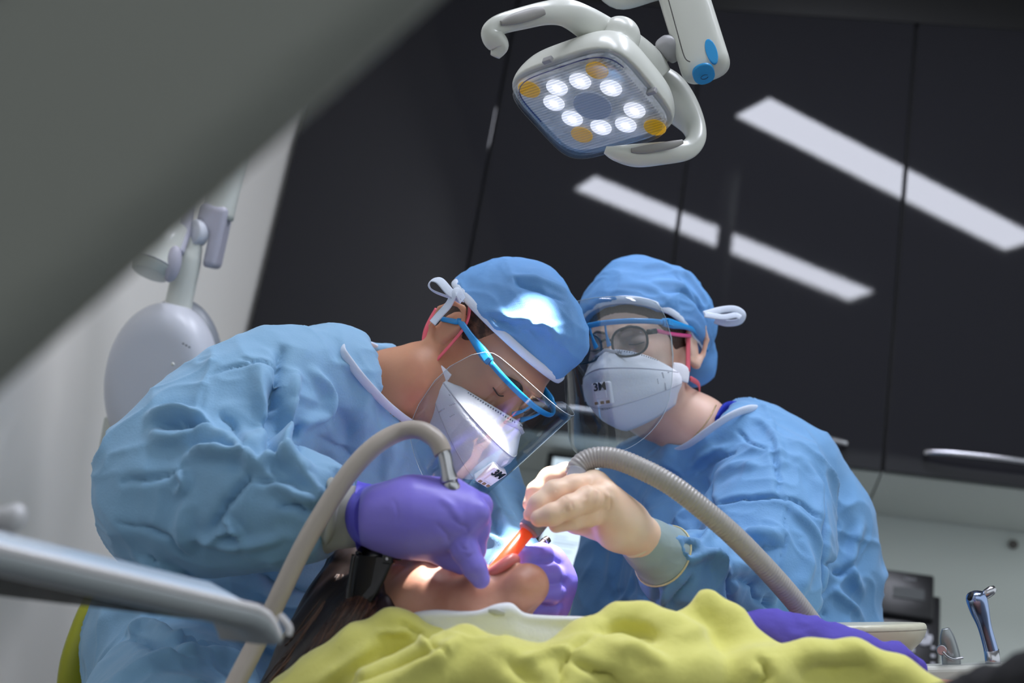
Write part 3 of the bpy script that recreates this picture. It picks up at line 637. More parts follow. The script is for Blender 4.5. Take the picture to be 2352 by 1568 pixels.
# ---------------------------------------------------------------- people: shared head
def head_sdf(Pw, O, R, S=1.0, neck=None, mouth=False, fem=False):
    P = ((Pw-O)@R)/S; A = P.copy(); A[:, 0] = abs(P[:, 0]); w = .94 if fem else 1.0
    d = ell(P, (0, -.012, .035), (.076, .097, .084))
    d = smin(d, ell(P, (0, .035, -.028), (.060*w, .056, .078)), .03)
    d = smin(d, ell(A, (.036, .050, -.028), (.024, .030, .026)), .02)                     # cheekbones
    d = smin(d, cone(A, (.012, .070, -.100), (.050*w, .008, -.062), .018, .016), .025)   # jaw line
    d = smin(d, cone(A, (.052*w, .006, -.060), (.062, -.004, -.018), .014, .012), .02)
    d = smin(d, ell(P, (0, .070, -.102), (.022, .018, .018)), .012)
    d = smin(d, cone(A, (.010, .086, .018), (.036, .073, .020), .009, .009), .010)      # brows
    d = smax(d, -ell(A, (.032, .096, -.001), (.018, .015, .012)), .010)                  # eye sockets
    d = smin(d, ell(A, (.031, .074, -.001), (.0145, .0135, .0115)), .003)                  # lids
    d = smin(d, cone(P, (0, .086, .006), (0, .113, -.034), .0075, .0100), .008)          # nose
    d = smin(d, ell(A, (.0105, .100, -.038), (.0075, .011, .0075)), .004)
    d = smax(d, -ell(A, (.006, .104, -.0465), (.0035, .005, .0035)), .002)
    if not mouth:
        d = smin(d, cone(A, (0, .094, -.064), (.018, .084, -.066), .006, .004), .004)
        d = smin(d, cone(A, (0, .092, -.073), (.016, .083, -.072), .0065, .004), .004)
        d = smax(d, -cone(A, (0, .100, -.0685), (.022, .088, -.0685), .0012, .0010), .002)
    else:
        d = smin(d, cone(A, (0, .074, -.140), (.040*w, .020, -.095), .018, .018), .03)   # lowered jaw
        d = smin(d, cone(A, (.046*w, .008, -.085), (.030, .055, -.090), .022, .020), .03)
        d = smin(d, cone(A, (0, .080, -.142), (.012, .076, -.140), .018, .016), .015)
        d = smax(d, -ell(P, (0, .090, -.092), (.023, .034, .024)), .006)                 # open mouth
        d = smin(d, cone(A, (0, .098, -.064), (.024, .078, -.090), .0062, .0048), .004)
        d = smin(d, cone(A, (0, .099, -.120), (.024, .078, -.092), .0080, .0048), .004)
    # ears
    e = ell(A, (.080, -.014, -.002), (.0055, .018, .030))
    loop = [((.078, .002, .004), .003), ((.084, .002, .022), .0036), ((.091, -.010, .034), .0038), ((.096, -.026, .029), .0042), ((.096, -.034, .008), .0042), ((.090, -.028, -.016), .0038), ((.084, -.013, -.032), .0060), ((.078, -.001, -.026), .0040)]
    e = smin(e, chain(A, loop, .003), .005)
    e = smax(e, -ell(A, (.091, -.011, .004), (.0085, .0095, .015)), .003)
    d = smin(d, e, .005)
    d = d*S
    if neck:
        for (a, ra), (b, rb) in zip(neck[:-1], neck[1:]): d = smin(d, cone(Pw, a, b, ra, rb), .02)
    return d
def HP(O, R, S=1.0):
    return lambda x, y, z: O+R@(np.array([x, y, z], float)*S)

def cap(name, O, R, S, th, parent, flop, seed, extra=None, slope=.18, z0=.052, strokes=(), tilt=0):
    """cloth cap: ballooned shell over the cranium, cut by the rim plane"""
    H = HP(O, R, S)
    def f(Pw):
        P = ((Pw-O)@R)/S
        d = ell(P, (0, -.012, .044), (.0865, .108, .090))
        for c, r in flop: d = smin(d, ell(P, c, r), .03)
        if extra: d = smin(d, extra(P), .012)
        rim = -(P[:, 2]-(z0+(P[:, 1]-.085)*slope+tilt*P[:, 0]))
        inner = ell(P, (0, -.012, .036), (.078, .099, .086))
        return smax(smax(d, rim, .004), -np.maximum(inner, rim-.004), .003)*S if not extra else np.minimum(smax(smax(d, rim, .004), -np.maximum(inner, rim-.004), .003), extra(P))*S
    def post(V, Q):
        N = vnorm(V, Q); r = ridged((V-O)@R, 14, seed)*.0055+ridged((V-O)@R*np.array([1, 1, 2.2]), 30, seed+3)*.0018
        V = V+N*(r-.002)[:, None]; return sculpt(V, Q, strokes) if strokes else V
    o = sdfobj(name, f, O-.17*S, O+.17*S, .0026, CAPM, parent, post)
    a = np.linspace(0, 2*math.pi, 61)[:-1]; pts = []
    for x in a:
        dx, dy = math.cos(x), math.sin(x); r = .05
        lo, hi = .03, .14
        for _ in range(24):
            m = (lo+hi)/2; q = np.array([dx*m, dy*m-.012, 0]); q[2] = z0+(q[1]-.085)*slope+tilt*q[0]
            dd = ell(q[None], (0, -.012, .044), (.0865, .108, .090))[0]
            for c, rr in flop: dd = min(dd, ell(q[None], c, rr)[0])
            if dd < 0: lo = m
            else: hi = m
        pts.append(H(q[0], q[1], q[2]+.001))
    link('rim_band', sweep(pts, .0052*S, 10, closed=True, sub=1, flat=(1.15, .42), hint=R[:, 2]), TRIM, o)
    return o

def mask(O, R, S, parent, side, straps):
    """folded three-panel respirator: nose panel, valve panel, chin panel"""
    H = HP(O, R, S)
    rows = [((0, .118, -.012), (.060, .062, -.034)), ((0, .132, -.026), (.066, .055, -.039)), ((0, .150, -.042), (.074, .040, -.047)),
            ((0, .154, -.048), (.076, .038, -.050)), ((0, .150, -.072), (.078, .036, -.056)), ((0, .143, -.100), (.077, .033, -.063)),
            ((0, .138, -.106), (.075, .030, -.066)), ((0, .112, -.124), (.066, .026, -.078)), ((0, .076, -.130), (.056, .014, -.092))]
    S_ = np.linspace(-1, 1, 25); G = []
    for c, e in rows:
        r = []
        for s in S_:
            a = abs(s); u = math.sin(a*math.pi/2)
            x = e[0]*(.45*a+.55*math.sin(a*math.pi/2))*(1 if s > 0 else -1)
            y = e[1]+(c[1]-e[1])*(1-a**1.45); z = e[2]+(c[2]-e[2])*(1-a**1.35)
            r.append(H(x, y, z))
        G.append(r)
    # refine rows linearly between the seams
    GG = []
    for i in range(len(G)-1):
        a, b = np.array(G[i]), np.array(G[i+1])
        for t in np.linspace(0, 1, 4)[:-1]:
            bul = .0030*math.sin(math.pi*t) if i in (0, 3, 4, 6, 7) else 0
            GG.append(a*(1-t)+b*t+(R[:, 1]*bul*S)[None]*np.sin(np.linspace(0, math.pi, 25))[:, None])
    GG.append(np.array(G[-1]))
    mk = link('respirator_mask', solid(grid(GG), .0016), MASKM, parent)
    lab = 0
    for k in (2, 3): pass
    for idx in (2, 3, 5, 6):
        pass
    link('panel_seam', joinm([sweep([G[2][j]+(np.array(G[3][j])-G[2][j])*.5+R[:, 1]*.0012 for j in range(25)], .0013, 6, sub=1), sweep([G[5][j]+(np.array(G[6][j])-G[5][j])*.5+R[:, 1]*.0012 for j in range(25)], .0013, 6, sub=1)]), mat('seam_white', (196, 196, 208), .8), mk)
    # weld stitches along the nose edge
    st = []
    for off in (.10, .16):
        r = np.array(G[0])*(1-off)+np.array(G[1])*off; rr = cat(r, 4)
        for k in range(6, len(rr)-6, 2):
            if abs(k-len(rr)/2) > 3: st.append(boxm(rr[k]+R[:, 1]*.0024+(rr[k]-O)/np.linalg.norm(rr[k]-O)*.0006, (.0006, .0006, .0006), R))
    link('weld_dots', joinm(st), mat('weld_grey', (110, 112, 124), .7), mk)
    zz = []
    for s0 in (-1, 1):
        for k in range(16):
            t = k/15; i = int(round((0.10+.05*math.sin(t*3))*24)) if s0 < 0 else 24-int(round((0.10+.05*math.sin(t*3))*24))
            a = np.array(G[3][i]); b = np.array(G[5][i]); p = a*(1-t)+b*t
            zz.append(boxm(p+nrm(p-O)*.0022, (.0012, .0006, .0005), R))
    link('side_welds', joinm(zz), mat('weld_pale', (176, 176, 190), .7), mk)
    # side tabs and straps
    for s in (-1, 1):
        T0 = H(s*.070, .046, -.044); T1 = H(s*.083, .018, -.052)
        link('tab', sweep([T0, (T0+T1)/2+R[:, 0]*s*.0015, T1], [.010, .012, .0105], 12, flat=(1.1, .14), hint=R[:, 2]), MASKM, mk)
        if s == side:
            for k in range(5):
                p = T0+(T1-T0)*(.2+.17*k)+R[:, 0]*s*.003+R[:, 2]*(.004 if k % 2 else -.004); link('staple', sweep([p, p+R[:, 2]*.004+R[:, 1]*.0015], .0006, 6, sub=1), mat('weld_grey', (110, 112, 124), .7), mk)
    for st_ in straps: link('strap', sweep([H(*p) for p in st_[0]], st_[1], 8, flat=(1, .28), hint=st_[2] if len(st_) > 2 else None), PINK, mk)
    # exhalation valve with printed mark
    vc = np.array([0, .1525, -.082]); VN = nrm(R[:, 1]*1.0-R[:, 2]*.16); VU = nrm(R[:, 2]+R[:, 1]*.16); RV = np.array([np.cross(VU, -VN)*-1, VN, VU]).T
    RV = np.array([R[:, 0], VN, np.cross(R[:, 0], VN)]).T; q = H(*vc)
    v = link('valve', boxm(q, (.0145*S, .0062*S, .0170*S), RV, .003, 3), mat('valve_white', (236, 232, 240), .35), mk)
    link('valve_bar', boxm(q+RV@np.array([.0, .0068, -.001])*S, (.0095*S, .0022*S, .0060*S), RV, .0015), mat('valve_white', (236, 232, 240), .35), v)
    for k in range(3): link('vent_slot', boxm(q+RV@np.array([-.009+.009*k, .0056, -.0125])*S, (.0030*S, .0012*S, .0022*S), RV, .0006), mat('vent_brown', (150, 120, 90), .5), v)
    link('printed_mark', textm('3M', .0160*S, q+RV@np.array([0, .0072, .0105])*S, -RV[:, 0], RV[:, 2], .0004, .0003), BLACKP, v)
    link('printed_code', textm('1873V+', .0052*S, H(0, .1455, -.1035)+VN*.0022, -RV[:, 0], RV[:, 2], .0002), mat('weld_grey', (110, 112, 124), .7), mk)
    link('nose_foam_mark', sweep([H(x, .129-.9*abs(x)**1.25, -.0145-.3*abs(x)) for x in (-.022, -.011, 0, .011, .022)], .0026*S, 8, flat=(1, .2), hint=R[:, 2]), mat('foam_grey', (198, 198, 206), .8), mk)
    return mk

def visor(O, R, S, parent, zt=.03, zb=-.165, yb=.150, tilt=.0, side_deg=78, bar=(.105, .018), rb=.05, rt=.02, rise=.0, pads=True, arms=(1, -1), armend=(-.01, .012)):
    H = HP(O, R, S); rows = []; th = np.radians(np.linspace(-side_deg, side_deg, 37)); a, b = .092, yb-.02
    cz = .5*(zt+zb); hz = .5*(zt-zb)
    for k in np.linspace(-1, 1, 21):
        row = []
        for t in th:
            u = abs(t)/math.radians(side_deg); zb_u = zb+rb*u**2.6; zt_u = zt-rt*u**3; e_ = (1-max(0, (u-.78)/.22)**2.4)**.5 if u > .78 else 1; m_ = (zb_u+zt_u)/2; z = m_+k*(zt_u-zb_u)/2*max(e_, .22)
            x = a*math.sin(t); y = .02+b*math.cos(t)+tilt*(z-zt)
            row.append(H(x, y, z))
        rows.append(row)
    sh = link('face_shield', solid(grid(rows), .0006), VISOR, parent)
    e = [rows[0][j] for j in range(37)]+[rows[i][-1] for i in range(1, 20)]+[rows[-1][j] for j in range(36, -1, -1)]+[rows[i][0] for i in range(19, 0, -1)]
    link('shield_edge', sweep(e, .00035, 5, closed=True, sub=1), mat('edge_pale', (190, 206, 214), .2), sh)
    y0, zf = bar
    th2 = np.radians(np.linspace(-62, 62, 15)); bp = [H(.084*math.sin(t), .030+(y0+.030-.03)*math.cos(t)*1.0, zf+rise*abs(math.sin(t))) for t in th2]
    fr = link('visor_frame', sweep(bp, .0036*S, 10, sub=2, flat=(1.1, .5), hint=R[:, 2]), FRAMEB, parent)
    for s in arms:
        e0 = bp[-1] if s > 0 else bp[0]
        link('temple_arm', sweep([e0, e0+(H(s*.083, .05, zf)-e0)*.5, H(s*.0845, .030, zf), H(s*.086, .0, zf-.001), H(s*.087, armend[0], armend[1]), H(s*.086, armend[0]-.022, armend[1]-.014)], [.0046, .0058, .0036, .0034, .0032, .0028], 10, flat=(1.25, .6), hint=R[:, 2]), FRAMEB, fr)
        link('hinge', boxm(e0+(H(s*.083, .05, zf)-e0)*.35+R[:, 0]*s*.0022, (.0028, .009, .0045), R, .001), FRAMEB, fr)
    if pads:
        for s in (-1, 1): link('nose_pad', sweep([H(s*.012, y0+.026, zf-.002), H(s*.011, y0+.022, zf-.016), H(s*.010, y0+.014, zf-.030)], [.002, .0022, .0042], 10, flat=(1, .7)), FRAMEB, fr)
    return sh

def bow(parent, name, P, r, hint=None): return link(name, sweep(P, r, 8, flat=(1, .16), hint=hint), TRIM, parent)
def cloth_post(strokes, amp=.006, sc=9, seed=1, amp2=.0016, crease=0, gain=1):
    def post(V, Q):
        N = vnorm(V, Q); a = ridged(V, sc, seed)*amp+ridged(V, sc*2.6, seed+5)*amp2*1.6+noise(V*sc*7)*amp2*.5
        if crease:
            for s_, k_ in ((5.5, 1), (9, .8), (15, .5)):
                q = V*s_+seed*7.1+s_; w_ = np.stack([noise(q*.8+3), noise(q*.8+23), noise(q*.8+43)], 1)-.5; n_ = noise(q+w_*1.2); a = a+(1-abs(2*n_-1))**9*crease*k_*np.clip(noise(q*.6+71)*2-.5, 0, 1)
        V = V+N*(a-.3*amp)[:, None]
        if strokes: V = sculpt(V, Q, [(s[0], s[1]*gain)+tuple(s[2:]) for s in strokes])
        return V
    return post
# ---------------------------------------------------------------- the man (left)
def man():
    R = frame((.55, -.40, -.73), (.42, -.62, .66)); E = W(1180, 915, 1.87); O = E-R[:, 1]*.085; H = HP(O, R)
    t = thing('person', 'person in blue gown, blue cap and face shield, bending over with purple gloves', 'person', (W(480, 1600, 2.0)[0], W(480, 1600, 2.0)[1], .0), 'clinicians in blue gowns')
    del t['group']
    nk = wch([(905, 905, 1.90, .058), (960, 885, 1.895, .052)])+[(H(0, -.028, -.070), .054), (H(0, -.02, -.02), .05)]
    tor = wch([(905, 905, 1.93, .06), (830, 1030, 1.95, .10), (640, 1250, 2.0, .115), (500, 1500, 2.02, .13)])
    ra = wch([(650, 905, 1.80, .05), (510, 1030, 1.76, .048), (405, 1135, 1.72, .042), (600, 1155, 1.66, .036), (800, 1180, 1.60, .027)])
    la = wch([(1052, 1078, 2.05, .04), (1085, 1160, 2.02, .035), (1105, 1228, 1.95, .030), (1152, 1305, 1.86, .026), (1210, 1352, 1.76, .022), (1235, 1345, 1.735, .022)])
    lg = wch([(520, 1540, 2.02, .10), (440, 1660, 1.85, .07), (380, 1750, 1.70, .05)]); lg2 = wch([(520, 1540, 2.04, .10), (700, 1700, 1.98, .07)])
    sh = wch([(660, 905, 1.82, .05), (870, 980, 1.95, .08), (1045, 1055, 2.04, .045)])
    def f(P):
        d = head_sdf(P, O, R, 1, nk)
        for c in (tor, ra, la, lg, lg2, sh): d = smin(d, chain(P, c, .02), .02)
        return d
    al = nk+tor+ra+la+lg+lg2+sh+[(O, .13)]; lo, hi = bounds(al)
    body = sdfobj('body', f, lo, hi, .0034, SKIN, t)
    # closed eyes, brows, stubble hair
    HB = mat('brow_hair', (40, 28, 24), .7)
    for s in (-1, 1):
        link('eyebrow', sweep([H(s*.012, .0955, .0175), H(s*.026, .0945, .0215), H(s*.042, .082, .0175)], [.0022, .0034, .0016], 8, flat=(1.1, .5), hint=R[:, 2]), HB, t)
        link('eyelash', sweep([H(s*.020, .0868, -.0045), H(s*.031, .0892, -.0065), H(s*.042, .083, -.004)], .0008, 6), HB, t)
    hair = lambda P: smax(smax(ell((P-O)@R, (0, -.0125, .035), (.0775, .0985, .0855)), ((P-O)@R)[:, 2]*-1-.045, .01), ((P-O)@R)[:, 1]-.030-.25*((P-O)@R)[:, 2], .01)
    sdfobj('short_hair', hair, O-.13, O+.13, .003, mat('cropped_hair', (62, 46, 38), .8, bump=(500, .8, .002), var=((120, 84, 64), 90)), t)
    # gown
    G = []
    a1 = wch([(648, 893, 1.80, .066), (590, 945, 1.78, .082), (510, 1010, 1.755, .090), (430, 1090, 1.73, .091), (398, 1150, 1.71, .086)])
    a2 = wch([(398, 1150, 1.71, .085), (500, 1150, 1.68, .078), (600, 1152, 1.65, .069), (690, 1162, 1.63, .056), (758, 1178, 1.615, .042)])
    to = wch([(870, 950, 1.93, .058), (800, 1040, 1.95, .125), (700, 1180, 1.98, .140), (580, 1330, 2.02, .150), (470, 1480, 2.04, .165)])
    sh2 = wch([(650, 893, 1.81, .066), (760, 905, 1.87, .075), (860, 960, 1.93, .085), (960, 1040, 2.0, .085), (1050, 1070, 2.05, .072)])
    b1 = wch([(1052, 1078, 2.05, .070), (1085, 1160, 2.02, .066), (1105, 1225, 1.95, .056), (1150, 1300, 1.86, .046), (1205, 1350, 1.76, .036)])
    fr = wch([(960, 1110, 2.03, .10), (900, 1260, 2.07, .15), (800, 1400, 2.09, .17), (650, 1540, 2.08, .18)])
    lp = wch([(445, 1560, 1.98, .12), (392, 1660, 1.80, .105), (360, 1740, 1.62, .09)]); lp2 = wch([(500, 1560, 2.0, .13), (700, 1680, 1.95, .11)])
    wa = nrm(W(758, 1178, 1.615)-W(690, 1162, 1.63)); wc = W(757, 1180, 1.612)
    def g(P):
        d = chain(P, to, .05); d = smin(d, chain(P, fr, .05), .06); d = smin(d, chain(P, sh2, .03), .04); d = smin(d, chain(P, b1, .02), .025)
        d = smin(d, chain(P, lp, .03), .03); d = smin(d, chain(P, lp2, .03), .03)
        d = smin(d, chain(P, a1, .03), .022); d = smin(d, smax(chain(P, a2, .03), (P-wc)@wa, .004), .015)
        nkc = cone(P, W(838, 905, 1.90), W(1010, 850, 1.89), .064, .090); return smax(d, -nkc, .006)
    S = [ # (pixels, height, width, sharp)
        ([(650, 790), (640, 860), (632, 940), (625, 1010), (640, 1050)], -.020, .010, 1), ([(690, 860), (672, 930), (660, 1000), (655, 1050)], .016, .008), ([(600, 840), (610, 920), (622, 1000)], .010, .010),
        ([(560, 812), (600, 822), (640, 832)], -.007, .004, 1), ([(480, 850), (540, 830), (600, 822)], -.005, .004, 1), ([(730, 850), (765, 900), (760, 950), (700, 975)], .012, .009), ([(700, 975), (680, 1010), (650, 1040)], -.014, .007, 1),
        ([(340, 945), (390, 942), (440, 945), (490, 980)], .016, .009), ([(350, 962), (410, 962), (460, 968), (505, 985)], -.018, .0075, 1), ([(340, 985), (400, 1000), (480, 985), (520, 1000)], .010, .010),
        ([(440, 1020), (480, 1010), (530, 1018)], -.016, .0075, 1), ([(430, 1035), (470, 1028), (540, 1032), (580, 1045)], .014, .008), ([(540, 1000), (560, 1030), (575, 1060)], .009, .007),
        ([(520, 950), (545, 975), (560, 1015), (565, 1040)], -.010, .006, 1), ([(575, 1075), (600, 1055), (640, 1040), (680, 1050), (720, 1080)], .017, .011), ([(585, 1075), (560, 1095), (530, 1130), (500, 1180), (480, 1215)], -.012, .008, 1),
        ([(560, 1085), (610, 1095), (660, 1100), (700, 1120)], -.008, .006, 1), ([(600, 1075), (640, 1105), (690, 1130), (740, 1140)], .008, .008), ([(400, 1075), (420, 1100), (400, 1130)], .009, .006),
        ([(420, 1060), (370, 1085), (300, 1095), (265, 1100)], -.007, .006, 1), ([(255, 1200), (330, 1220), (390, 1250), (430, 1290)], -.007, .007, 1), ([(430, 1140), (410, 1200), (420, 1280)], .008, .011),
        ([(460, 1255), (500, 1235), (540, 1225)], .007, .005), ([(500, 1190), (530, 1220), (555, 1255)], .008, .0045), ([(440, 1245), (510, 1262), (580, 1262), (650, 1240)], .006, .008), ([(650, 1160), (700, 1175), (750, 1165)], -.006, .006, 1),
        ([(690, 1070), (730, 1110), (760, 1130)], .007, .006), ([(620, 1130), (660, 1160), (720, 1200)], -.005, .007, 1), ([(800, 830), (850, 880), (900, 940), (950, 985)], .004, .006),
        ([(860, 880), (850, 960), (840, 1040)], .007, .018), ([(780, 930), (800, 1000), (805, 1060)], -.007, .012), ([(770, 1060), (800, 1090), (830, 1085)], .006, .006), ([(740, 1000), (780, 1040), (820, 1060)], -.006, .008, 1),
        ([(900, 1000), (910, 1060), (900, 1110)], .007, .012), ([(1110, 1110), (1140, 1160), (1165, 1200)], .009, .008), ([(1060, 1100), (1110, 1160), (1150, 1230)], -.008, .008, 1), ([(1050, 1180), (1100, 1220), (1160, 1240)], .008, .008),
        ([(310, 1290), (350, 1310), (400, 1330), (440, 1370)], .008, .008), ([(340, 1290), (370, 1330), (365, 1370)], -.008, .006, 1), ([(400, 1320), (420, 1350), (470, 1370)], .008, .007),
        ([(600, 1330), (620, 1350), (680, 1370), (740, 1380)], -.010, .010, 1), ([(600, 1360), (650, 1390), (700, 1395)], .009, .010), ([(280, 1450), (340, 1470), (400, 1500), (470, 1505)], -.012, .009, 1),
        ([(290, 1440), (330, 1430), (380, 1450), (430, 1490)], .012, .010), ([(240, 1568), (330, 1520), (420, 1500), (540, 1505), (600, 1560)], .013, .014), ([(350, 1440), (400, 1470), (450, 1460), (500, 1480)], .010, .008),
        ([(430, 1440), (470, 1470), (540, 1490), (620, 1500)], -.012, .010, 1), ([(560, 1440), (620, 1480), (680, 1490)], .010, .012)]
    al = a1+a2+to+sh2+b1+fr+lp+lp2; lo, hi = bounds(al, .04)
    gw = sdfobj('gown', g, lo, hi, .0033, GOWN, t, cloth_post(S, .0075, 9, 3, .0020, .007, 1.8), smooth=1)
    rim = [W(786, 800, 1.805), W(808, 838, 1.790), W(845, 884, 1.792), W(895, 935, 1.815), W(950, 974, 1.855), W(1000, 985, 1.93), W(990, 940, 2.0), W(930, 850, 2.0), W(860, 800, 1.94), W(820, 790, 1.885)]
    link('neck_binding', sweep(rim, .0068, 10, closed=True, flat=(1, .4), hint=None), TRIM, gw)
    link('neck_tie', sweep([W(792, 795, 1.835), W(800, 785, 1.845), W(822, 795, 1.85), W(845, 802, 1.87), (W(852, 812, 1.88))], [.006, .008, .008, .007, .004], 8, flat=(1, .35)), mat('white_trim_soft', (222, 222, 226), .75), gw)
    # knit cuff and gloves
    kc = link('knit_cuff', sweep([W(752, 1182, 1.615), W(772, 1184, 1.608), W(800, 1186, 1.602), W(835, 1184, 1.60)], [.041, .036, .033, .031], 36, flat=(1.08, .9), hint=DV((0, 1, 0))), KNIT, t)
    link('cuff_hem', sweep([W(757, 1103, 1.595), W(768, 1130, 1.575), W(765, 1180, 1.562), W(756, 1225, 1.575), W(745, 1250, 1.60)], [.0055, .007, .0045, .005, .004], 10), KNIT, kc)
    # right glove
    z = 1.578
    palm = wch([(850, 1186, 1.60, .0335), (890, 1188, 1.598, .0335), (940, 1190, 1.592, .034), (990, 1190, 1.588, .034)])
    rays = [wch([(960, 1205, 1.585, .028), (1052, 1222, 1.578, .0175)]), wch([(960, 1185, 1.58, .028), (1075, 1185, 1.572, .0175)]), wch([(960, 1170, 1.59, .028), (1072, 1155, 1.59, .017)]), wch([(950, 1160, 1.60, .025), (1040, 1135, 1.612, .0165)])]
    ix = wch([(1052, 1222, 1.576, .0165), (1068, 1262, 1.566, .0142), (1090, 1303, 1.560, .0122), (1104, 1330, 1.560, .0100)])
    md = wch([(1075, 1185, 1.572, .016), (1096, 1178, 1.572, .0130), (1098, 1215, 1.585, .0120), (1092, 1262, 1.592, .0105), (1086, 1290, 1.60, .0095)])
    rg = wch([(1072, 1152, 1.59, .015), (1103, 1160, 1.598, .0125), (1102, 1200, 1.612, .0115), (1085, 1232, 1.62, .0095)])
    pk = wch([(1040, 1135, 1.612, .0145), (1078, 1148, 1.625, .0115), (1085, 1180, 1.64, .0105), (1070, 1210, 1.645, .0088)])
    tb = wch([(930, 1225, 1.60, .022), (990, 1243, 1.605, .0185), (1030, 1272, 1.602, .0140), (1060, 1296, 1.600, .0108)])
    near = lambda c: [(p-nrm(p-CAM)*.046*min(1, max(0, (project(p[None])[0][0][0]-835)/60)), r) for p, r in c]
    palm, ix, md, rg, pk, tb = [near(c) for c in (palm, ix, md, rg, pk, tb)]; rays = [near(c) for c in rays]
    def gl(P):
        d = chain(P, palm, .02)
        for c in rays: d = smin(d, chain(P, c, .02), .022)
        d = smin(d, chain(P, tb, .01), .016)
        for c in (ix, md, rg, pk): d = smin(d, chain(P, c, .006), .0035)
        return smax(d, -((P-W(838, 1185, 1.60))@DV((1, 0, 0))), .002)
    SG = [([(1010, 1210), (1030, 1235), (1035, 1262)], -.003, .004, 1), ([(1040, 1240), (1062, 1250), (1085, 1252)], -.002, .0025, 1), ([(1055, 1262), (1075, 1270), (1098, 1262)], -.0018, .002, 1), ([(1060, 1240), (1080, 1232), (1095, 1222)], .0015, .003), ([(895, 1140), (905, 1170), (900, 1200)], -.0015, .003, 1),
          ([(1010, 1130), (1040, 1150), (1060, 1180)], .002, .005), ([(1050, 1190), (1075, 1215), (1090, 1250)], -.002, .003, 1)]
    al = palm+sum(rays, [])+ix+md+rg+pk+tb; lo, hi = bounds(al, .02)
    gv = sdfobj('glove', gl, lo, hi, .0018, PURP, t, cloth_post(SG, .0004, 30, 8, .0001), smooth=1)
    gv['label'] = 'purple glove on the hand reaching into the mouth'
    cf = [(822, 1184, 1.60), (836, 1184, 1.60), (850, 1185, 1.60), (866, 1186, 1.578), (880, 1187, 1.565)]
    link('glove_cuff', sweep([W(*p) for p in cf], [.0385, .036, .0348, .0352, .0362], 40, flat=(1.02, .98), hint=DV((0, 1, 0)), radfn=lambda s: 1), mat('purple_cuff', (92, 84, 214), .42, bump=((60, .5, .004), (200, .3, .001))), gv)
    link('cuff_bead', sweep([W(880, 1187, 1.565)+.0370*(DV((.12, 1, 0))*math.cos(x)+DV((0, 0, 1))*math.sin(x)) for x in np.linspace(0, 2*math.pi, 33)[:-1]], .0011, 6, closed=True, sub=1), mat('purple_cuff', (92, 84, 214), .42), gv)
    # left glove, fist behind the patient's chin
    fz = [[(1262, 1286, 1.70, .0145), (1243, 1275, 1.655, .0130), (1200, 1281, 1.625, .0118), (1172, 1296, 1.625, .0100)],
          [(1274, 1322, 1.70, .0145), (1262, 1318, 1.65, .0128), (1205, 1322, 1.615, .0118), (1172, 1328, 1.62, .0102)],
          [(1276, 1358, 1.70, .0140), (1267, 1360, 1.65, .0124), (1212, 1362, 1.62, .0114), (1180, 1366, 1.63, .0100)],
          [(1272, 1392, 1.71, .013), (1260, 1398, 1.665, .0112), (1214, 1398, 1.64, .0104), (1190, 1398, 1.65, .0090)]]
    fz = [wch(c) for c in fz]; pl = wch([(1262, 1290, 1.71, .020), (1272, 1335, 1.715, .024), (1268, 1385, 1.72, .022)]); pl2 = wch([(1235, 1310, 1.72, .026), (1235, 1380, 1.74, .028), (1215, 1355, 1.80, .030)])
    th = wch([(1240, 1300, 1.72, .018), (1205, 1290, 1.69, .013), (1180, 1296, 1.665, .0105)])
    def gl2(P):
        d = smin(chain(P, pl, .02), chain(P, pl2, .02), .02); d = smin(d, chain(P, th, .008), .006)
        for c in fz: d = smin(d, chain(P, c, .008), .0035)
        return d
    SG2 = [([(1195, 1310), (1220, 1325), (1240, 1315)], .0016, .0022, 1), ([(1215, 1350), (1235, 1362), (1255, 1352)], .0014, .0022, 1), ([(1190, 1325), (1200, 1335), (1215, 1338)], -.0014, .002, 1), ([(1205, 1390), (1225, 1400), (1245, 1396)], -.0012, .002, 1)]
    al = pl+pl2+th+sum(fz, []); lo, hi = bounds(al, .02)
    g2 = sdfobj('glove', gl2, lo, hi, .0018, PURP, t, cloth_post(SG2, .0004, 30, 9, .0001), smooth=1); g2['label'] = 'purple glove closed in a fist by the chin'
    # cap, mask, visor
    cs = [([(1180, 625), (1200, 645), (1250, 660), (1300, 680)], -.009, .006, 1), ([(1180, 622), (1240, 632), (1310, 660)], .008, .008), ([(1110, 720), (1140, 730), (1190, 770)], -.007, .006, 1), ([(1120, 700), (1170, 720), (1240, 760), (1290, 770)], .006, .007), ([(1250, 720), (1270, 780), (1260, 830)], .005, .006), ([(1190, 760), (1250, 750), (1310, 735)], .004, .004)]
    c = cap('surgical_cap', O, R, 1.0, .003, t, [((.0, .030, .100), (.060, .058, .040)), ((-.03, -.05, .085), (.05, .05, .05))], 4, strokes=cs, slope=.12, z0=.056)
    k0 = W(1062, 690, 1.80)
    bow(c, 'tie_ribbon', [k0, W(1035, 672, 1.80), W(1010, 645, 1.81), W(993, 643, 1.82), W(985, 655, 1.82), W(995, 668, 1.82), W(1025, 680, 1.81), k0], .0062)
    bow(c, 'tie_ribbon', [k0, W(1048, 670, 1.795), W(1030, 700, 1.80), W(1010, 722, 1.80), W(993, 742, 1.80)], .0075)
    straps = [([(-.083, .018, -.045), (-.083, .012, -.015), (-.083, .008, .02), (-.086, -.012, .042)], .0042), ([(-.084, .014, -.056), (-.086, -.012, -.050), (-.085, -.032, -.030), (-.080, -.05, .0)], .0042),
              ([(.083, .018, -.045), (.083, .008, .02), (.083, -.02, .045)], .004), ([(.084, .014, -.056), (.085, -.03, -.03), (.078, -.055, .0)], .004)]
    mask(O, R, 1, t, -1, straps)
    visor(O, R, 1, t, zt=.045, zb=-.150, yb=.155, armend=(-.006, .014), bar=(.098, .020))
    return t
man()
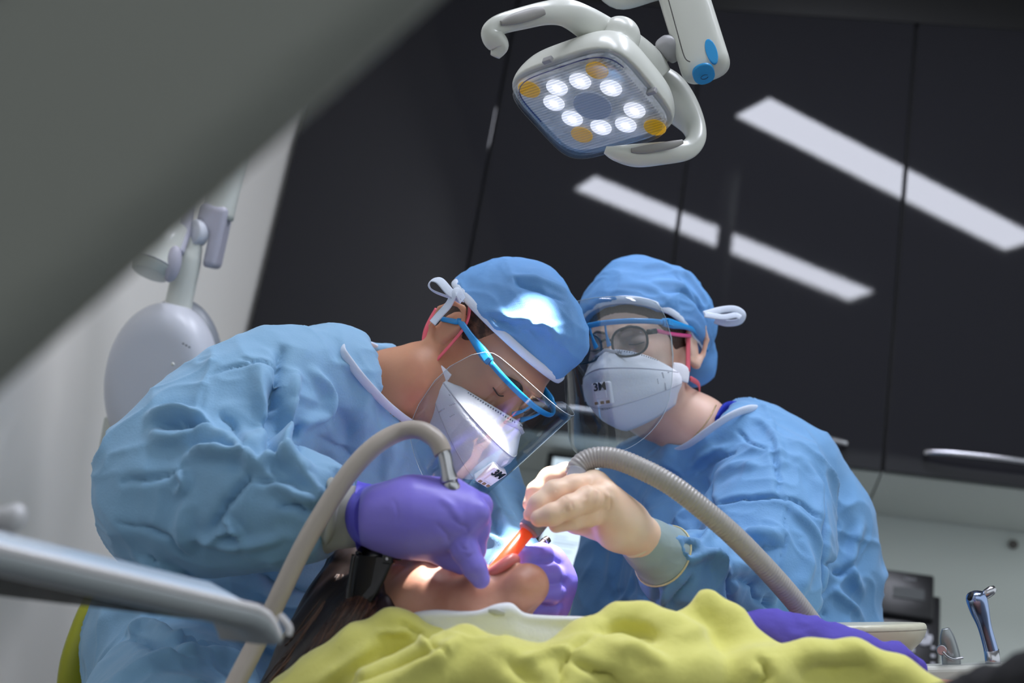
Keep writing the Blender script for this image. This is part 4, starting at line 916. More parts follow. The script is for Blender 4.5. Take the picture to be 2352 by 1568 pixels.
stool((W(470, 1560, 2.04)[0], W(470, 1560, 2.04)[1], .46), 'olive green operator stool behind the bending man', [(282, 1320, 2.12, .02), (268, 1380, 2.10, .028), (250, 1450, 2.08, .034), (226, 1540, 2.06, .036), (200, 1640, 2.04, .030)])
# ---------------------------------------------------------------- the woman (right)
def woman():
    R = frame((.87, .15, .46), (-.48, .13, .86)); E = W(1415, 790, 2.03); O = E-R[:, 1]*.085; H = HP(O, R)
    t = thing('person', 'person in blue gown and cap with dark glasses, holding a suction hose', 'person', (W(1700, 1500, 2.1)[0], W(1700, 1500, 2.1)[1], .0))
    nk = [(H(0, -.02, -.02), .048), (H(0, -.032, -.075), .048)]+wch([(1600, 985, 2.10, .047), (1625, 1060, 2.12, .062)])
    tor = wch([(1625, 1060, 2.13, .06), (1650, 1200, 2.14, .11), (1680, 1450, 2.15, .13), (1690, 1650, 2.15, .13)])
    la = wch([(1775, 1140, 2.02, .045), (1740, 1290, 1.93, .042), (1700, 1385, 1.86, .040), (1600, 1330, 1.75, .032), (1480, 1240, 1.665, .023), (1430, 1205, 1.64, .022)])
    rb = wch([(1490, 1115, 2.2, .045), (1480, 1250, 2.19, .04), (1490, 1440, 2.19, .035)])
    sh = wch([(1480, 1110, 2.2, .045), (1625, 1090, 2.14, .06), (1775, 1140, 2.02, .045)])
    def f(P):
        d = head_sdf(P, O, R, .97, nk, fem=True)
        for c in (tor, la, rb, sh): d = smin(d, chain(P, c, .02), .02)
        return d
    al = nk+tor+la+rb+sh+[(O, .13)]; lo, hi = bounds(al); body = sdfobj('body', f, lo, hi, .0032, SKINW, t)
    HB = mat('brown_hair', (74, 50, 36), .5)
    for s in (-1, 1):
        link('eyebrow', sweep([H(s*.012, .0925, .0165), H(s*.026, .0915, .0205), H(s*.040, .080, .0165)], [.0016, .0022, .001], 8), HB, t)
        link('eyelash', sweep([H(s*.020, .0848, -.0035), H(s*.031, .0872, -.0055), H(s*.042, .081, -.003)], .0009, 6), mat('lash', (30, 22, 20), .6), t)
    # hair low at the nape and loose wisps
    hr = lambda P: smax(ell((P-O)@R, (0, -.014, .030), (.0765, .098, .088)), smin(((P-O)@R)[:, 1]+.012-.2*((P-O)@R)[:, 2], -((P-O)@R)[:, 2]-.075, .01), .01)
    hh = sdfobj('hair', hr, O-.13, O+.13, .003, mat('brown_hair_mass', (70, 46, 34), .5, bump=(260, .9, .003)), t)
    rs = np.random.RandomState(5); ws = []
    for k in range(46):
        a = H(.055+rs.rand()*.02, -.045-rs.rand()*.04, -.02-rs.rand()*.05); b = a+R@np.array([.006+rs.randn()*.006, -.012-rs.rand()*.022, -.012-rs.rand()*.03]); c = b+R@np.array([rs.randn()*.008, -.008+rs.randn()*.01, -.012-rs.rand()*.02])
        ws.append(sweep([a, (a+b)/2+R@np.array([.004, -.002, 0]), b, c], [.0008, .0006, .0004, .0002], 5, sub=3))
    link('wisps', joinm(ws), HB, hh)
    ws = [sweep([H(.070, .030-k*.003, .020), H(.075, .018-k*.003, -.010), H(.074, .012+k*.001, -.035)], [.0008, .0007, .0003], 5, sub=3) for k in range(6)]
    link('side_wisps', joinm(ws), HB, hh)
    # gown
    to = wch([(1625, 1085, 2.14, .070), (1640, 1200, 2.14, .12), (1650, 1350, 2.15, .145), (1660, 1520, 2.16, .15), (1670, 1650, 2.16, .15)])
    sh2 = wch([(1500, 1105, 2.20, .060), (1620, 1080, 2.15, .066), (1710, 1060, 2.09, .070), (1775, 1120, 2.02, .075)])
    bk = wch([(1735, 1020, 2.12, .052), (1800, 1090, 2.11, .078), (1868, 1200, 2.11, .080), (1885, 1320, 2.10, .076), (1888, 1450, 2.10, .078), (1905, 1600, 2.10, .085)])
    ch = wch([(1500, 1110, 2.20, .062), (1480, 1200, 2.20, .078), (1462, 1320, 2.19, .080), (1470, 1450, 2.18, .095), (1490, 1600, 2.18, .10)])
    lw = wch([(1640, 1330, 2.06, .12), (1800, 1320, 2.05, .08), (1790, 1480, 2.05, .12)])
    a1 = wch([(1775, 1135, 2.00, .078), (1765, 1220, 1.95, .080), (1735, 1330, 1.89, .078), (1700, 1410, 1.85, .073)])
    a2 = wch([(1700, 1410, 1.85, .072), (1640, 1365, 1.79, .062), (1590, 1322, 1.735, .049), (1552, 1299, 1.705, .0325), (1510, 1270, 1.685, .022)])
    cl = wch([(1735, 975, 2.09, .024), (1680, 985, 2.055, .022), (1620, 1018, 2.055, .022), (1560, 1052, 2.075, .022), (1525, 1075, 2.10, .02)])
    def g(P):
        d = chain(P, to, .05); d = smin(d, chain(P, sh2, .04), .03); d = smin(d, chain(P, ch, .04), .04); d = smin(d, chain(P, bk, .03), .03); d = smin(d, chain(P, lw, .03), .03)
        d = smin(d, chain(P, a1, .03), .018); d = smin(d, chain(P, a2, .02), .014)
        d = smin(d, chain(P, cl, .02), .02); return smax(d, -cone(P, W(1632, 1050, 2.12), W(1590, 930, 2.08), .046, .062), .006)
    S = [([(1640, 1150), (1690, 1140), (1745, 1132), (1790, 1132)], -.010, .0045, 1), ([(1790, 1132), (1850, 1150), (1890, 1190)], -.007, .004, 1), ([(1770, 1000), (1785, 1060), (1795, 1130)], -.008, .0045, 1), ([(1690, 980), (1720, 1005), (1755, 1018)], -.008, .0035, 1),
         ([(1740, 945), (1780, 990), (1800, 1060)], .005, .008), ([(1900, 1120), (1905, 1250), (1900, 1400)], -.018, .009, 1), ([(1850, 1050), (1890, 1120), (1895, 1200)], .008, .012), ([(1990, 1200), (1960, 1290), (1990, 1360)], .010, .010),
         ([(1900, 1290), (1940, 1310), (1970, 1280)], -.010, .008, 1), ([(1920, 1350), (1960, 1380), (1985, 1410)], .008, .008), ([(1570, 1083), (1620, 1040), (1660, 1020)], .008, .007), ([(1590, 1085), (1640, 1050), (1680, 1030)], -.007, .0045, 1),
         ([(1625, 1090), (1620, 1140), (1640, 1190)], -.012, .007, 1), ([(1640, 1080), (1690, 1060), (1740, 1060)], .006, .012), ([(1520, 1230), (1560, 1180), (1610, 1140)], .010, .010), ([(1540, 1210), (1580, 1220), (1620, 1210)], -.012, .007, 1), ([(1500, 1240), (1560, 1235), (1610, 1235)], .009, .009),
         ([(1690, 1230), (1740, 1215), (1800, 1220)], .010, .012), ([(1690, 1250), (1750, 1245), (1800, 1245)], -.007, .007, 1), ([(1800, 1120), (1808, 1200), (1795, 1300)], -.004, .003, 1), ([(1820, 1150), (1870, 1200), (1895, 1260)], .006, .008),
         ([(1620, 1230), (1630, 1210), (1640, 1190)], .006, .006), ([(1545, 1250), (1590, 1275), (1640, 1265), (1670, 1300)], .010, .007), ([(1560, 1240), (1575, 1270), (1590, 1285)], .007, .005, 1), ([(1680, 1300), (1685, 1350), (1695, 1410)], -.014, .007, 1),
         ([(1640, 1262), (1665, 1290), (1680, 1330)], .010, .008), ([(1600, 1330), (1570, 1370), (1530, 1400)], -.008, .007, 1), ([(1540, 1330), (1520, 1370), (1530, 1410)], .007, .006), ([(1700, 1290), (1750, 1320), (1790, 1380)], .010, .008), ([(1690, 1330), (1740, 1335), (1745, 1370), (1790, 1400)], -.011, .006, 1),
         ([(1740, 1310), (1790, 1350), (1850, 1430)], .008, .008), ([(1770, 1370), (1785, 1400)], -.015, .006, 1), ([(1850, 1230), (1870, 1300), (1840, 1380)], .006, .012), ([(1420, 1190), (1400, 1260), (1390, 1330)], .006, .012), ([(1450, 1150), (1470, 1220), (1480, 1300)], -.006, .010),
         ([(1440, 1320), (1430, 1370), (1400, 1400)], .006, .008), ([(1480, 1330), (1500, 1370), (1490, 1410)], -.007, .007, 1), ([(1380, 1400), (1450, 1380), (1520, 1420)], .006, .010), ([(1520, 1050), (1500, 1110), (1470, 1160)], .004, .012)]
    al = to+sh2+bk+ch+lw+a1+a2; lo, hi = bounds(al, .04)
    gw = sdfobj('gown', g, lo, hi, .0033, GOWN2, t, cloth_post(S, .007, 10, 7, .0020, .007, 1.8), smooth=1)
    rim = [W(1752, 955, 2.10), W(1742, 941, 2.065), W(1715, 940, 2.03), W(1672, 958, 2.015), W(1625, 990, 2.02), W(1580, 1022, 2.04), W(1530, 1045, 2.08), W(1510, 1045, 2.14), W(1560, 1000, 2.19), W(1650, 960, 2.20), W(1720, 945, 2.16)]
    link('neck_binding', sweep(rim, .0062, 10, closed=True, flat=(1, .4)), TRIM, gw)
    link('inner_shirt', sweep([W(1645, 962, 2.05), W(1662, 944, 2.075), W(1690, 940, 2.10), W(1712, 950, 2.13)], [.006, .0125, .012, .008], 14, flat=(1.0, .35), hint=DV((.3, 1, 0))), mat('royal_blue_shirt', (16, 40, 170), .8), t)
    nc = [W(1645, 930, 2.035), W(1632, 955, 2.030), W(1615, 980, 2.033), W(1592, 1005, 2.042), W(1575, 1022, 2.05)]; cc = cat(nc, 12)
    link('necklace', joinm([sweep([cc[i], cc[i]+(cc[i+1]-cc[i])*.75], .0011, 6, sub=1) for i in range(0, len(cc)-1)]), mat('pale_gold', (214, 186, 140), .25, 1), t)
    # hand (her left), holding the suction handle
    T = 1.0
    F1 = wch([(1345, 1098, 1.665, .0140), (1300, 1088, 1.665, .0125), (1262, 1098, 1.655, .0118), (1232, 1128, 1.645, .0104), (1218, 1158, 1.64, .0088)])
    F2 = wch([(1362, 1112, 1.635, .0150), (1318, 1118, 1.615, .0136), (1274, 1130, 1.603, .0130), (1240, 1158, 1.595, .0118), (1222, 1182, 1.597, .0098)])
    F3 = wch([(1386, 1140, 1.610, .0150), (1350, 1146, 1.590, .0136), (1308, 1164, 1.575, .0122), (1268, 1182, 1.570, .0115), (1238, 1190, 1.572, .0096)])
    F4 = wch([(1392, 1170, 1.615, .0150), (1352, 1182, 1.600, .0128), (1316, 1192, 1.592, .0112), (1278, 1205, 1.592, .0088)])
    TH = wch([(1420, 1200, 1.64, .018), (1365, 1205, 1.645, .0145), (1320, 1196, 1.645, .0122), (1280, 1178, 1.638, .0100)])
    PM = [wch([(1425, 1200, 1.632, .026), (1345, 1100, 1.66, .0165)]), wch([(1425, 1200, 1.632, .026), (1365, 1114, 1.635, .018)]), wch([(1425, 1200, 1.632, .026), (1388, 1140, 1.612, .018)]), wch([(1425, 1205, 1.632, .026), (1392, 1172, 1.617, .018)]), wch([(1425, 1205, 1.635, .027), (1470, 1232, 1.650, .0262)])]
    def gl(P):
        d = None
        for c in PM: e = chain(P, c); d = e if d is None else smin(d, e, .012)
        d = smin(d, chain(P, TH, .01), .008)
        for c in (F1, F2, F3, F4): d = smin(d, chain(P, c, .006), .0022)
        return d
    SG = [([(1258, 1176), (1264, 1190)], -.0022, .0018, 1), ([(1268, 1172), (1274, 1186)], .0012, .0016), ([(1302, 1152), (1312, 1176)], -.0018, .0018, 1), ([(1312, 1150), (1322, 1170)], .0014, .0018), ([(1318, 1146), (1330, 1166)], -.0015, .0016, 1), ([(1285, 1116), (1298, 1138)], -.0012, .0018, 1),
          ([(1350, 1100), (1362, 1128), (1350, 1150)], .002, .003), ([(1370, 1110), (1385, 1130), (1378, 1170)], .0022, .003), ([(1395, 1125), (1402, 1150), (1385, 1185)], -.002, .003, 1), ([(1410, 1130), (1412, 1170), (1385, 1195)], -.0018, .0026, 1), ([(1400, 1130), (1420, 1150)], .0018, .004)]
    al = F1+F2+F3+F4+TH+sum(PM, []); lo, hi = bounds(al, .02)
    gv = sdfobj('glove', gl, lo, hi, .0017, LATEX, t, cloth_post(SG, .0004, 30, 4, .0001), smooth=1)
    hn = DV((-.45, .75, 0))
    cw = link('glove_wrist', sweep([W(1418, 1190, 1.632), W(1440, 1208, 1.638), W(1462, 1228, 1.648), W(1474, 1240, 1.652)], [.0260, .0285, .0272, .0262], 40, hint=hn, flat=(1, .95)), mat('latex_opaque', (240, 226, 196), .5, bump=((50, .4, .004), (300, .2, .0008)), sss=.1), gv)
    P0, P1 = W(1466, 1232, 1.652), W(1522, 1276, 1.684); ax = nrm(P1-P0)
    gf = lambda P: np.maximum(smin(cone(P, P0, W(1495, 1255, 1.668), .0268, .0300), cone(P, W(1495, 1255, 1.668), P1, .0300, .0385), .01), np.maximum((P-P1)@ax, -((P-P0)@ax)))
    lo, hi = bounds([(P0, .04), (P1, .05)], .01)
    cu = sdfobj('glove_cuff', gf, lo, hi, .0016, mat('latex_over_gown', (156, 176, 178), .42, bump=((30, .2, .004), (220, .15, .001))), gv, cloth_post([], .0012, 22, 2, .0003)); cu['label'] = 'thin greyish glove cuff stretched over the blue sleeve'
    u = nrm(DV((-.6, .75, 0))-ax*(DV((-.6, .75, 0))@ax)); v = np.cross(ax, u)
    link('cuff_bead', sweep([P1+.0390*(u*math.cos(x)+v*math.sin(x)) for x in np.linspace(0, 2*math.pi, 41)[:-1]], .0013, 8, closed=True, sub=1), mat('latex_bead', (214, 204, 160), .5), cu)
    # cap with bun, mask, spectacles, visor
    bun = lambda P: ell(P, (-.040, -.112, .002), (.036, .036, .048))
    cs = [([(1560, 600), (1600, 640), (1640, 700)], .008, .007), ([(1500, 640), (1560, 640), (1620, 690)], .006, .009), ([(1520, 660), (1580, 665), (1630, 720)], -.007, .006, 1), ([(1470, 600), (1530, 600), (1590, 630)], .006, .008), ([(1440, 640), (1500, 650), (1560, 690)], .004, .008), ([(1550, 620), (1600, 670), (1635, 740)], -.006, .005, 1)]
    c = cap('surgical_cap', O, R, .99, .003, t, [((.01, -.03, .098), (.062, .066, .046)), ((-.020, -.052, .050), (.080, .080, .078))], 9, extra=bun, slope=.44, z0=.058, strokes=cs)
    k0 = W(1618, 722, 2.05); bow(c, 'tie_ribbon', [k0, W(1655, 712, 2.06), W(1688, 710, 2.06), W(1706, 722, 2.06), W(1698, 738, 2.06), W(1670, 742, 2.06), W(1642, 735, 2.06)], .0055)
    bow(c, 'tie_ribbon', [k0, W(1660, 728, 2.05), W(1690, 724, 2.05), W(1700, 730, 2.05)], .005)
    straps = [([(.083, .018, -.045), (.083, .008, -.025), (.083, -.006, .0), (.080, -.015, .02)], .0044), ([(.084, .014, -.056), (.085, -.012, -.064), (.076, -.045, -.073), (.055, -.085, -.075)], .0046, R[:, 2]),
              ([(-.083, .018, -.045), (-.083, .0, .02), (-.08, -.02, .03)], .004), ([(-.084, .014, -.056), (-.08, -.03, -.06), (-.06, -.08, -.07)], .004)]
    mask(O, R, .95, t, 1, straps)
    FT = mat('dark_teal_frame', (16, 34, 44), .25); PT = mat('pink_temple', (206, 70, 130), .3)
    g_ = None; LG = clear_mat('spectacle_lens', (214, 220, 226), 1.0, .02)
    for s in (-1, 1):
        a = np.linspace(0, 2*math.pi, 33)[:-1]; pts = []
        for x in a:
            cx_, cz = math.cos(x), math.sin(x); px = .0345+.0262*np.sign(cx_)*abs(cx_)**.8; pz = -.006+.0205*np.sign(cz)*abs(cz)**.8
            pts.append(H(s*px, .1175-2.4*(px-.02)**2*(1 if px > .02 else 0)-.0, pz))
        if g_ is None: g_ = link('spectacles', sweep(pts, .0017, 8, closed=True, sub=1), FT, t); tgt = g_
        else: tgt = link('lens_rim', sweep(pts, .0017, 8, closed=True, sub=1), FT, g_)
        c0 = np.mean(pts, 0); link('lens', solid(mesh(list(pts)+[c0+R[:, 1]*.001], [(i, (i+1) % 32, 32) for i in range(32)]), .0012), LG, g_)
        link('temple', sweep([H(s*.0610, .113, .004), H(s*.0700, .100, .006)], .0024, 8, sub=1, flat=(1.6, .7), hint=R[:, 2]), FT, g_)
        link('temple', sweep([H(s*.0700, .100, .006), H(s*.0800, .050, .006), H(s*.0835, .005, .010)], .0018, 8, flat=(1.6, .7), hint=R[:, 2]), PT, g_)
    link('bridge', sweep([H(-.010, .1175, -.001), H(0, .1195, .002), H(.010, .1175, -.001)], .0018, 8), FT, g_)
    visor(O, R, 1, t, zt=.052, zb=-.165, yb=.172, armend=(-.03, .010), bar=(.118, .020), side_deg=66, rb=.09, rt=.01)
    return t
woman()
stool((W(1700, 1600, 2.16)[0], W(1700, 1600, 2.16)[1], .48), 'olive green stool hidden under the woman at the right')
# ---------------------------------------------------------------- the patient, lying back
def patient():
    U = np.array((-.88, .04, -.47)); F0 = np.array((.04, .97, -.01)); Lh = np.cross(U, F0); R = frame(Lh, F0)
    S = 1.07; Er = W(908, 1300, 1.60); O = Er-R@(np.array([.032, .085, 0])*S); H = HP(O, R, S)
    t = thing('person', 'person lying back with open mouth, dark glasses, brown hair and a lime fleece top', 'person', W(1500, 1640, 1.6))
    nk = [(H(0, -.02, -.02), .055), (H(0, -.032, -.075), .058)]+wch([(1100, 1460, 1.66, .056), (1200, 1530, 1.65, .062)])
    tor = wch([(1220, 1560, 1.66, .062), (1400, 1660, 1.66, .09), (1800, 1720, 1.62, .10), (2250, 1820, 1.5, .11), (2700, 1800, 1.42, .09)])
    sh = wch([(1020, 1640, 1.56, .045), (1250, 1600, 1.66, .06), (1420, 1660, 1.74, .045)])
    def f(P):
        d = head_sdf(P, O, R, S, nk, mouth=True, fem=True)
        for c in (tor, sh): d = smin(d, chain(P, c, .02), .02)
        return d
    al = nk+tor+sh+[(O, .17)]; lo, hi = bounds(al)
    body = sdfobj('body', f, lo, hi, .0032, SKINP, t)
    LIP = mat('lip_pink', (206, 116, 112), .35, sss=.2)
    link('lip', sweep([H(.024, .079, -.091), H(.018, .091, -.112), H(.006, .100, -.121), H(-.006, .100, -.121), H(-.018, .091, -.112), H(-.024, .079, -.091)], [.0035, .0055, .0068, .0068, .0055, .0035], 12), LIP, t)
    link('lip', sweep([H(.024, .079, -.091), H(.014, .094, -.068), H(0, .099, -.063), H(-.014, .094, -.068), H(-.024, .079, -.091)], [.0035, .005, .0055, .005, .0035], 12), LIP, t)
    tm = mat('tooth', (236, 228, 210), .25, sss=.1)
    for k in range(-4, 5):
        a = k*.33; link('tooth', boxm(H(.019*math.sin(a), .066+.019*math.cos(a), -.076), (.0031*S, .0028*S, .0045*S), R, .0012), tm, t)
        link('tooth', boxm(H(.018*math.sin(a), .062+.019*math.cos(a), -.109), (.0030*S, .0028*S, .0042*S), R, .0012), tm, t)
    link('mole', disc(W(982, 1398, 1.555), DV((-.1, .1, 1)), DV((0, 1, 0)), .0016, .0016, .012, 12), mat('mole', (60, 34, 26), .6), t)
    # safety glasses with deep side shields
    SM = mat('smoked_plastic', (12, 12, 14), .12); 
    g_ = link('safety_glasses', sweep([H(x, .122-4.2*x*x*(1 if abs(x) > 0 else 0)*1.0, .020) for x in np.linspace(-.072, .072, 15)], .0042, 10, flat=(1.1, .8), hint=R[:, 2]), SM, t)
    link('lens', solid(grid([[H(x, .120-4.4*x*x, z) for x in np.linspace(-.070, .070, 15)] for z in (.020, .0, -.022, -.030)]), .0018), clear_mat('smoked_lens', (58, 58, 62), 1.2, .05), g_)
    for s in (-1, 1):
        link('side_shield', solid(mesh([H(s*.0775, .100, .022), H(s*.0765, .100, -.026), H(s*.083, .066, -.012), H(s*.0845, .040, .006), H(s*.084, .040, .022)], [(0, 1, 2, 3, 4)], False), .002), clear_mat('shield%d' % s, (70, 70, 74), 1.2, .05, opac=.25), g_)
        link('temple_arm', sweep([H(s*.0770, .100, .020), H(s*.083, .060, .021), H(s*.086, .020, .018), H(s*.086, -.035, .006)], [.0045, .0042, .0036, .0028], 10, flat=(1.2, .6), hint=R[:, 2]), SM, g_)
        link('lower_edge', sweep([H(s*.0765, .102, -.026), H(s*.083, .066, -.012), H(s*.0845, .038, .008)], .0016, 8), SM, g_)
        link('hinge_block', boxm(H(s*.0765, .100, -.020), (.003, .006, .007), R, .0015), SM, g_)
        link('screw', disc(H(s*.0800, .100, -.020), R[:, 0]*s, R[:, 2], .0017, .0017, .001, 14), CHROME, g_)
    # long hair falling back from the head rest
    hr1 = lambda P: ell((P-O)@R/S, (0, -.026, .034), (.086, .098, .094))*S
    hch = [[(830, 1320, 1.66, .040), (800, 1420, 1.64, .052), (750, 1520, 1.62, .055), (700, 1640, 1.60, .055), (660, 1760, 1.6, .04)],
           [(850, 1370, 1.60, .022), (830, 1440, 1.565, .028), (790, 1530, 1.55, .034), (740, 1640, 1.55, .03)],
           [(905, 1420, 1.60, .024), (880, 1450, 1.58, .034), (850, 1500, 1.56, .04)]]
    hch = [wch(c) for c in hch]
    def hf(P):
        q = (P-O)@R/S; d = smax(hr1(P), q[:, 1]-.012-.42*q[:, 2], .01)
        for c in hch: d = smin(d, chain(P, c, .02), .025)
        return d
    al = sum(hch, [])+[(O, .13)]; lo, hi = bounds(al); dn = nrm(W(700, 1600, 1.6)-W(850, 1350, 1.62)); sd = nrm(np.cross(dn, DV((0, 0, 1)))); 
    def hp(V, Q):
        N = vnorm(V, Q); q = np.stack([V@sd*95, V@dn*5, V@np.cross(sd, dn)*95], 1); q2 = q*np.array([.35, .9, .35])
        return V+N*((noise(q)-.5)*.0045+(noise(q2)-.5)*.012)[:, None]
    ha = sdfobj('hair', hf, lo, hi, .0030, HAIR, t, hp)
    def onhair(px, py, s0=1.35):
        r = ray(px, py); k = s0
        for _ in range(60):
            e = hf((CAM+r*k)[None])[0]; k += max(e, 0)*.9
            if e < .0004: break
            if k > 1.9: return None
        return CAM+r*(k-.0015)
    rs = np.random.RandomState(2); st = []; st2 = []
    for k in range(330):
        x = 868-rs.rand()*95; y = 1318+rs.rand()*110; p = []; a = rs.rand()*14+20
        for q in range(6):
            h_ = onhair(x, y)
            if h_ is not None: p.append(h_)
            x -= a*(1+.15*q)+rs.randn()*5; y += 52+rs.randn()*5
        if len(p) > 3: (st if k % 3 else st2).append(sweep(p, [.0007]+[.0013]*(len(p)-2)+[.0006], 4, sub=3))
    link('strands', joinm(st2), mat('hair_strand_light', (96, 66, 50), .35), ha)
    link('strands', joinm(st), mat('hair_strand', (58, 38, 30), .35), ha)
    st = []
    for k in range(26):
        x = 850+rs.rand()*80; y = 1370+rs.rand()*60; j = rs.randn(4)*9
        st.append(sweep([W(x, y, 1.585), W(x+14+j[0], y+10+j[1], 1.560), W(x+16+j[2], y+30+j[3], 1.556)], [.0005, .0004, .0002], 4, sub=3))
    link('wisps', joinm(st), mat('hair_strand', (58, 38, 30), .35), ha)
    # lime fleece top
    D = 1.45
    A = [[(700, 1640, 1.50, .045), (760, 1570, 1.50, .034), (830, 1500, 1.50, .026), (900, 1438, 1.505, .0125), (935, 1450, 1.51, .013), (1000, 1490, 1.50, .016), (1060, 1560, 1.48, .03)],
         [(1070, 1478, 1.45, .0125), (1010, 1540, 1.43, .03), (900, 1630, 1.42, .05)], [(1070, 1480, 1.45, .0125), (1150, 1550, 1.43, .030), (1260, 1640, 1.42, .045)],
         [(1290, 1570, 1.46, .028), (1345, 1478, 1.48, .020), (1420, 1418, 1.50, .0115), (1485, 1418, 1.50, .0120), (1545, 1470, 1.48, .024), (1580, 1560, 1.45, .04)],
         [(1555, 1460, 1.52, .018), (1625, 1382, 1.53, .0085), (1680, 1430, 1.52, .0145), (1722, 1500, 1.50, .018), (1740, 1600, 1.47, .04)],
         [(1760, 1560, 1.45, .033), (1860, 1518, 1.46, .0180), (1960, 1512, 1.47, .0160), (2060, 1555, 1.46, .018), (2160, 1650, 1.45, .035)],
         [(1180, 1590, 1.43, .034), (1330, 1535, 1.44, .022), (1420, 1520, 1.44, .020), (1510, 1570, 1.43, .03)]]
    A = [wch(c) for c in A]; base = wch([(760, 1760, 1.52, .10), (1200, 1740, 1.52, .095), (1700, 1740, 1.52, .095), (2200, 1800, 1.50, .09)])
    b2 = wch([(800, 1640, 1.52, .05), (1100, 1610, 1.51, .055), (1500, 1590, 1.51, .058), (1900, 1615, 1.51, .052), (2050, 1650, 1.5, .045)])
    def hd(P):
        d = smin(chain(P, base, .04), chain(P, b2, .04), .04)
        for c in A: d = smin(d, chain(P, c, .02), .028)
        return d
    SH = [([(930, 1425), (970, 1450), (1010, 1480), (1030, 1500)], -.006, .004, 1), ([(860, 1450), (930, 1445), (990, 1480)], .004, .004), ([(760, 1568), (840, 1540), (930, 1500), (1000, 1480)], -.010, .010, 1), ([(1060, 1455), (1000, 1500), (900, 1560)], .006, .008),
          ([(1290, 1568), (1300, 1500), (1350, 1450)], -.008, .006, 1), ([(1320, 1510), (1380, 1540), (1400, 1568)], -.010, .007, 1), ([(1380, 1440), (1450, 1440), (1500, 1460)], -.006, .008), ([(1420, 1470), (1470, 1480), (1520, 1520)], .005, .010), ([(1560, 1460), (1600, 1440), (1640, 1440)], .003, .010),
          ([(1740, 1500), (1760, 1540), (1730, 1568)], -.010, .008, 1), ([(1850, 1540), (1930, 1545), (2000, 1540)], -.008, .012), ([(1150, 1500), (1200, 1530), (1240, 1568)], -.007, .010), ([(1200, 1510), (1260, 1490), (1330, 1480)], .005, .006), ([(720, 1568), (790, 1520), (880, 1460)], .004, .008)]
    al = sum(A, [])+base+b2; lo, hi = bounds(al)
    sdfobj('fleece_top', hd, lo, hi, .0036, LIME, t, cloth_post(SH, .0016, 9, 21, .0004, .004, 2.2), smooth=2)
    # purple inner cloth between the fleece and the assistant tray
    pc = wch([(1680, 1440, 1.60, .014), (1760, 1455, 1.60, .022), (1850, 1475, 1.60, .024), (1960, 1495, 1.60, .020), (2050, 1512, 1.60, .012), (2110, 1530, 1.60, .006)]); pc2 = wch([(1700, 1520, 1.60, .035), (1900, 1540, 1.60, .035), (2080, 1570, 1.60, .02)])
    lo, hi = bounds(pc+pc2)
    sdfobj('purple_sleeve', lambda P: smin(chain(P, pc, .02), chain(P, pc2, .02), .02), lo, hi, .0034, mat('purple_cloth', (84, 72, 176), .85, bump=(200, .4, .001)), t, cloth_post([([(1740, 1450), (1780, 1480), (1840, 1490)], -.006, .006, 1), ([(1830, 1460), (1880, 1490), (1960, 1500)], .005, .006), ([(1900, 1470), (1960, 1500), (2040, 1520)], -.005, .005, 1)], .004, 24, 4, .001))
    tc = wch([(2160, 1690, 1.10, .036), (2280, 1610, 1.08, .022), (2370, 1585, 1.05, .020), (2470, 1580, 1.02, .03)]); lo, hi = bounds(tc)
    sdfobj('trousers', lambda P: chain(P, tc, .02), lo, hi, .004, mat('black_cloth', (12, 12, 16), .9), t, cloth_post([], .003, 20, 4))
    return t, H, R
PT_, PH, PR_ = patient()
# paper bib over the chest
def bib():
    top = [(915, 1425, 1.585), (950, 1408, 1.570), (1000, 1401, 1.560), (1060, 1404, 1.550), (1100, 1402, 1.545), (1140, 1388, 1.545), (1175, 1386, 1.55), (1205, 1408, 1.555), (1260, 1414, 1.565), (1330, 1416, 1.575), (1400, 1420, 1.585), (1480, 1440, 1.59)]
    mid = [(930, 1460, 1.550), (970, 1445, 1.545), (1010, 1440, 1.535), (1065, 1436, 1.528), (1105, 1434, 1.525), (1140, 1428, 1.525), (1180, 1430, 1.528), (1215, 1438, 1.535), (1265, 1442, 1.545), (1330, 1446, 1.555), (1400, 1452, 1.56), (1480, 1470, 1.56)]
    low = [(960, 1530, 1.50), (1000, 1510, 1.50), (1040, 1500, 1.495), (1080, 1500, 1.49), (1120, 1500, 1.49), (1150, 1500, 1.49), (1190, 1500, 1.49), (1230, 1505, 1.495), (1280, 1508, 1.50), (1340, 1512, 1.51), (1400, 1515, 1.52), (1480, 1530, 1.52)]
    bk = [(p[0]+6, p[1]+26, p[2]+.05) for p in top]
    top = [(p[0], p[1], p[2]-.045) for p in top]; mid = [(p[0], p[1], p[2]-.035) for p in mid]
    rows = [[W(*p) for p in r] for r in (bk, top, mid, low)]
    b = tag(link('paper_bib', solid(grid(rows, sub=6), .0012), PAPER), 'white paper bib lying over the neck and chest above the lime fleece', 'bib')
    link('fold_mark', sweep([W(1122, 1402, 1.488), W(1140, 1405, 1.486), (W(1160, 1409, 1.487))], [.002, .0035, .002], 8, flat=(1, .2), hint=DV((0, 1, 0))), mat('grey_mark', (186, 188, 190), .8), b)
bib()
